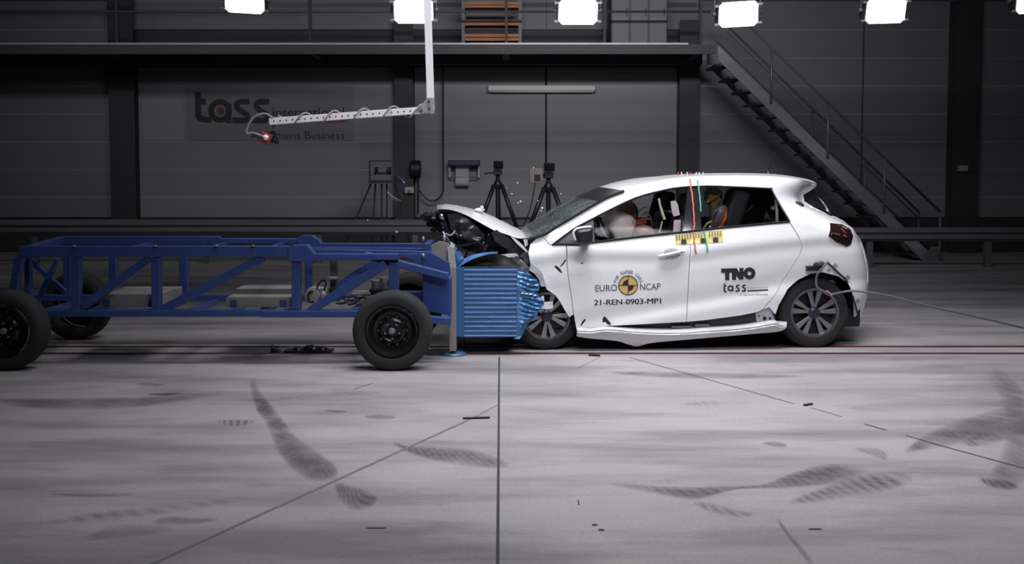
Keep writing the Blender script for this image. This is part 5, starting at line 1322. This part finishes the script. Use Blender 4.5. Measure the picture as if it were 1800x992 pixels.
# crushed face
def px_panel(name, pts, Y, f, m, parent, thick=.01, g=.014):
    P = [at(x, y, Y) for x, y in pts]; poly = dens([(p.x, p.z) for p in P]); V, F, E = cdt(poly, (), g)
    fr = [Vector((v.x, Y+f(v.x, v.y), v.y)) for v in V]; bk = [p+Vector((0, thick, 0)) for p in fr]; n = len(V)
    mb = MB(); mb.add(fr, F, True); mb.add(bk, F, True); mb.add(fr+bk, [(a, b, n+b, n+a) for a, b in E])
    return mb.build(name, m, parent, weld=False)
xa_ = bp(909, 500).x
def fold(x, z):
    u = (x-xa_)/.2
    zz = z+.05*u+.012*noise.noise(Vector((x*10, 1, z*10)))
    return -.006+.014*math.sin(zz/.0385*2*PI)*min(1, max(.2, u*3))+.020*noise.noise(Vector((x*9, 5, z*9)))+.007*noise.noise(Vector((x*30, 9, z*30)))
px_panel('crushed_face', [(908.5, 470), (922, 476), (934, 484), (944, 492), (949, 500), (947, 510), (944, 517), (951, 524), (957, 530), (956, 536), (950, 543), (943, 551), (936, 557), (929, 561), (922, 566), (917, 575), (919, 583), (918, 592), (912, 596), (904, 596), (905, 590), (908.5, 588)], YBR, fold, 'foil_blue', barrier)
px_panel('crushed_face', [(905, 584), (914, 574), (925, 563), (938, 556), (945, 548), (950, 541), (944, 556), (933, 566), (924, 575), (921, 586), (914, 597), (905, 597)], YBR+.06, lambda x, z: .04*noise.noise(Vector((x*14, 2, z*14))), 'foil_blue', barrier)
# blue sheet peeled upwards over the block
arc_t = [at(x, y, YBR+.05) for x, y in cr2([(800, 472), (806, 462), (816, 455), (830, 449), (846, 445), (862, 443.5), (875, 444.5)], 5)]
arc_b = [at(x, y, YBR+.02) for x, y in cr2([(800, 474), (812, 466), (824, 459), (838, 453), (850, 449), (862, 446.5), (875, 445.5)], 5)]
MB().grid([arc_t, arc_b, [p+Vector((0, .35, -.01)) for p in arc_b]]).build('peeled_sheet', mat('peel_blue', (.06, .18, .42), .35, .2, .1, 20), barrier, weld=False)
px_panel('peeled_corner', [(798, 446), (806, 440), (812, 446), (815, 455), (806, 462), (799, 472)], YBR+.03, lambda x, z: .04*noise.noise(Vector((x*12, 8, z*12))), 'peel_blue', barrier)
px_panel('dark_flap', [(804, 470), (820, 463), (840, 454), (862, 447), (885, 449), (900, 456), (915, 468), (912, 471), (860, 470), (815, 470)], YBR+.12, lambda x, z: .03*noise.noise(Vector((x*8, 4, z*8))), 'sheet_top', barrier)  # dark uneven sheet above the block
m = MB()
for k, (x, y) in enumerate(((918, 516), (925, 517), (932, 518), (940, 520))): m.ball(bp(x, y, -.02), (.02, .006, .006), 8, 6)
m.build('bare_metal_crease', 'bright_trim', barrier)

# wheels
def twheel(px, py, Y, R, near=True, spin=0.0):
    c = at(px, py, Y); c.z = R; c.y = Y+.1; s_ = -1 if near else 1
    ty = tyre(R, .195, c).build('wheel', 'rubber', trl)
    k = R*.655; f = s_*.09
    MB().lathe([(k, f), (k-.004, f*1.06), (k-.018, f*1.02), (k-.03, f*.75), (k-.055, f*.35), (k-.085, f*.30), (k-.10, f*.5), (.085, f*.62), (.07, f*.5), (.045, f*.5), (.04, f*.75), (0, f*.75)], c, 'Y', 56).build('rim', mat('steel_rim', (.014, .014, .015), .22, .3, .2, 20), ty)
    for i in range(5):
        a = spin+2*PI*i/5; p = c+Vector((.06*math.cos(a), f*.62, .06*math.sin(a)))
        MB().lathe([(0, s_*.022), (.008, s_*.02), (.011, 0)], p, 'Y', 6).build('wheel_nut', 'galvanised', ty)
    for i in range(10):
        a = spin+2*PI*(i+.5)/10; p = c+Vector((math.cos(a), 0, math.sin(a)))*(k-.092)+Vector((0, f*.50, 0))
        MB().ball(p, (.013, .006, .013), 10, 6).build('vent_hole', 'black_plastic', ty)
    MB().lathe([(0, f*1.0), (.018, f*.99), (.026, f*.9), (.028, f*.7)], c, 'Y', 16).build('hub_cap', 'grey_plastic', ty)
    return ty
RT = 71*7.77/FPX
twheel(688.5, 584, 7.77, RT, spin=.95)
twheel(3, 586, 7.77, RT, spin=.3)
xf = at(688.5, 584, 7.77).x; xr_ = at(3, 586, 7.77).x
pr = FPX/9.25
twheel(880+xf*pr, 540, 9.25, RT, False); twheel(128, 540, 9.25, RT, False)
for x in (xf, xr_+.0): MB().tube([(x, 7.95, RT), (x, 9.28, RT)], .035, 10).build('axle', 'steel_black', trl)

# ------------------------------------------------------------------ loads riding on the trolley
zb = at(400, 546, TN).z+.012
mat('ballast', (.23, .23, .222), .45, .1, .1, 14)
def ballast(lab, pf, Yf, depth, ztop_px, x0, x1, slabs):
    """steel plates stacked: pixel width on the front face"""
    a = at(x0, ztop_px, Yf); b = at(x1, ztop_px, Yf); h = (a.z-zb)/slabs
    t = thing('ballast_stack', lab, 'ballast', ((a.x+b.x)/2, Yf+depth/2, zb), 0, 'grey ballast stacks on the trolley')
    for i in range(slabs): MB().box2((a.x, Yf, zb+i*h+.001), (b.x, Yf+depth, zb+(i+1)*h-.002)).build('plate', 'ballast', t, bevel=.004)
    MB().box2((a.x+.04, Yf-.012, zb), (a.x+.09, Yf, zb+.06)).build('angle_clip', 'blue_paint', t)
    MB().box2((b.x-.09, Yf-.012, zb), (b.x-.04, Yf, zb+.06)).build('angle_clip', 'blue_paint', t)
ballast('grey plate stack on the rear of the trolley, behind its second post', 0, TN+.12, .58, 517, 174, 281, 1)
ballast('grey plate stack in the middle of the trolley, left of the third post', 0, TN+.10, .22, 522.5, 397, 512, 1)
ballast('flatter grey plate stack farther back, just above the middle one', 0, TN+.46, .28, 507, 414, 520, 1)
bx_ = at(557, 535, TN+.45)
bc = thing('brake_unit', 'pale cylinder valve unit on the trolley floor beside the third post', 'machine', (bx_.x, bx_.y, zb))
MB().box2((at(538, 530, TN+.4).x, TN+.36, zb), (at(576, 530, TN+.4).x, TN+.62, zb+.12)).build('body', mat('cast_grey', (.24, .235, .23), .5, .2, .2, 30), bc, bevel=.02)
MB().lathe([(0, -.05), (.06, -.05), (.065, 0), (.06, .05), (0, .05)], at(550, 520, TN+.36), 'Y', 20).build('cylinder', 'cast_grey', bc)
MB().tube([at(548+7*math.cos(t), 522+10*math.sin(t), TN+.3) for t in (1, 1.8, 2.6, 3.4, 4.2, 5)], .009, 6).build('hose_loop', 'black_plastic', bc)
MB().ball(at(568, 520, TN+.38), (.05, .05, .06)).build('valve', 'galvanised', bc)
MB().tube(cr([at(x, y, TN+.35) for x, y in ((556, 512), (560, 500), (568, 493), (573, 498), (570, 510))], 6), .007, 6).build('thin_hose', 'black_plastic', bc)
el = thing('data_recorder', 'black and silver recorder box with wires on the trolley, above the front wheel', 'instrument', (at(668, 510, TN+.45).x, TN+.5, zb))
MB().box2((at(650, 518, TN+.4).x, TN+.35, zb), (at(686, 518, TN+.4).x, TN+.62, at(650, 507, TN+.4).z)).build('case', 'black_plastic', el, bevel=.01)
for x, y, r in ((660, 503, .035), (674, 498, .03), (668, 506, .025)): MB().lathe([(0, .05), (r, .05), (r, -.05), (0, -.05)], at(x, y, TN+.42), 'Z', 14).build('connector', 'galvanised' if r < .033 else 'grey_plastic', el)
for x0, x1, y in ((618, 652, 516), (625, 646, 520)): MB().box2((at(x0, y, TN+.36).x, TN+.33, at(x0, y+4, TN+.36).z), (at(x1, y, TN+.36).x, TN+.5, at(x0, y-2, TN+.36).z)).build('battery', 'grey_plastic', el, bevel=.01)
rnd = random.Random(5)
for i in range(6):
    pts = [at(590+i*8+rnd.uniform(-4, 4)+k*7, 531+rnd.uniform(-5, 5)-k*1.2, TN+.3) for k in range(6)]
    MB().tube(cr(pts, 5), .008, 6).build('wire', ('black_plastic', 'galvanised', 'grey_plastic')[i % 3], el)
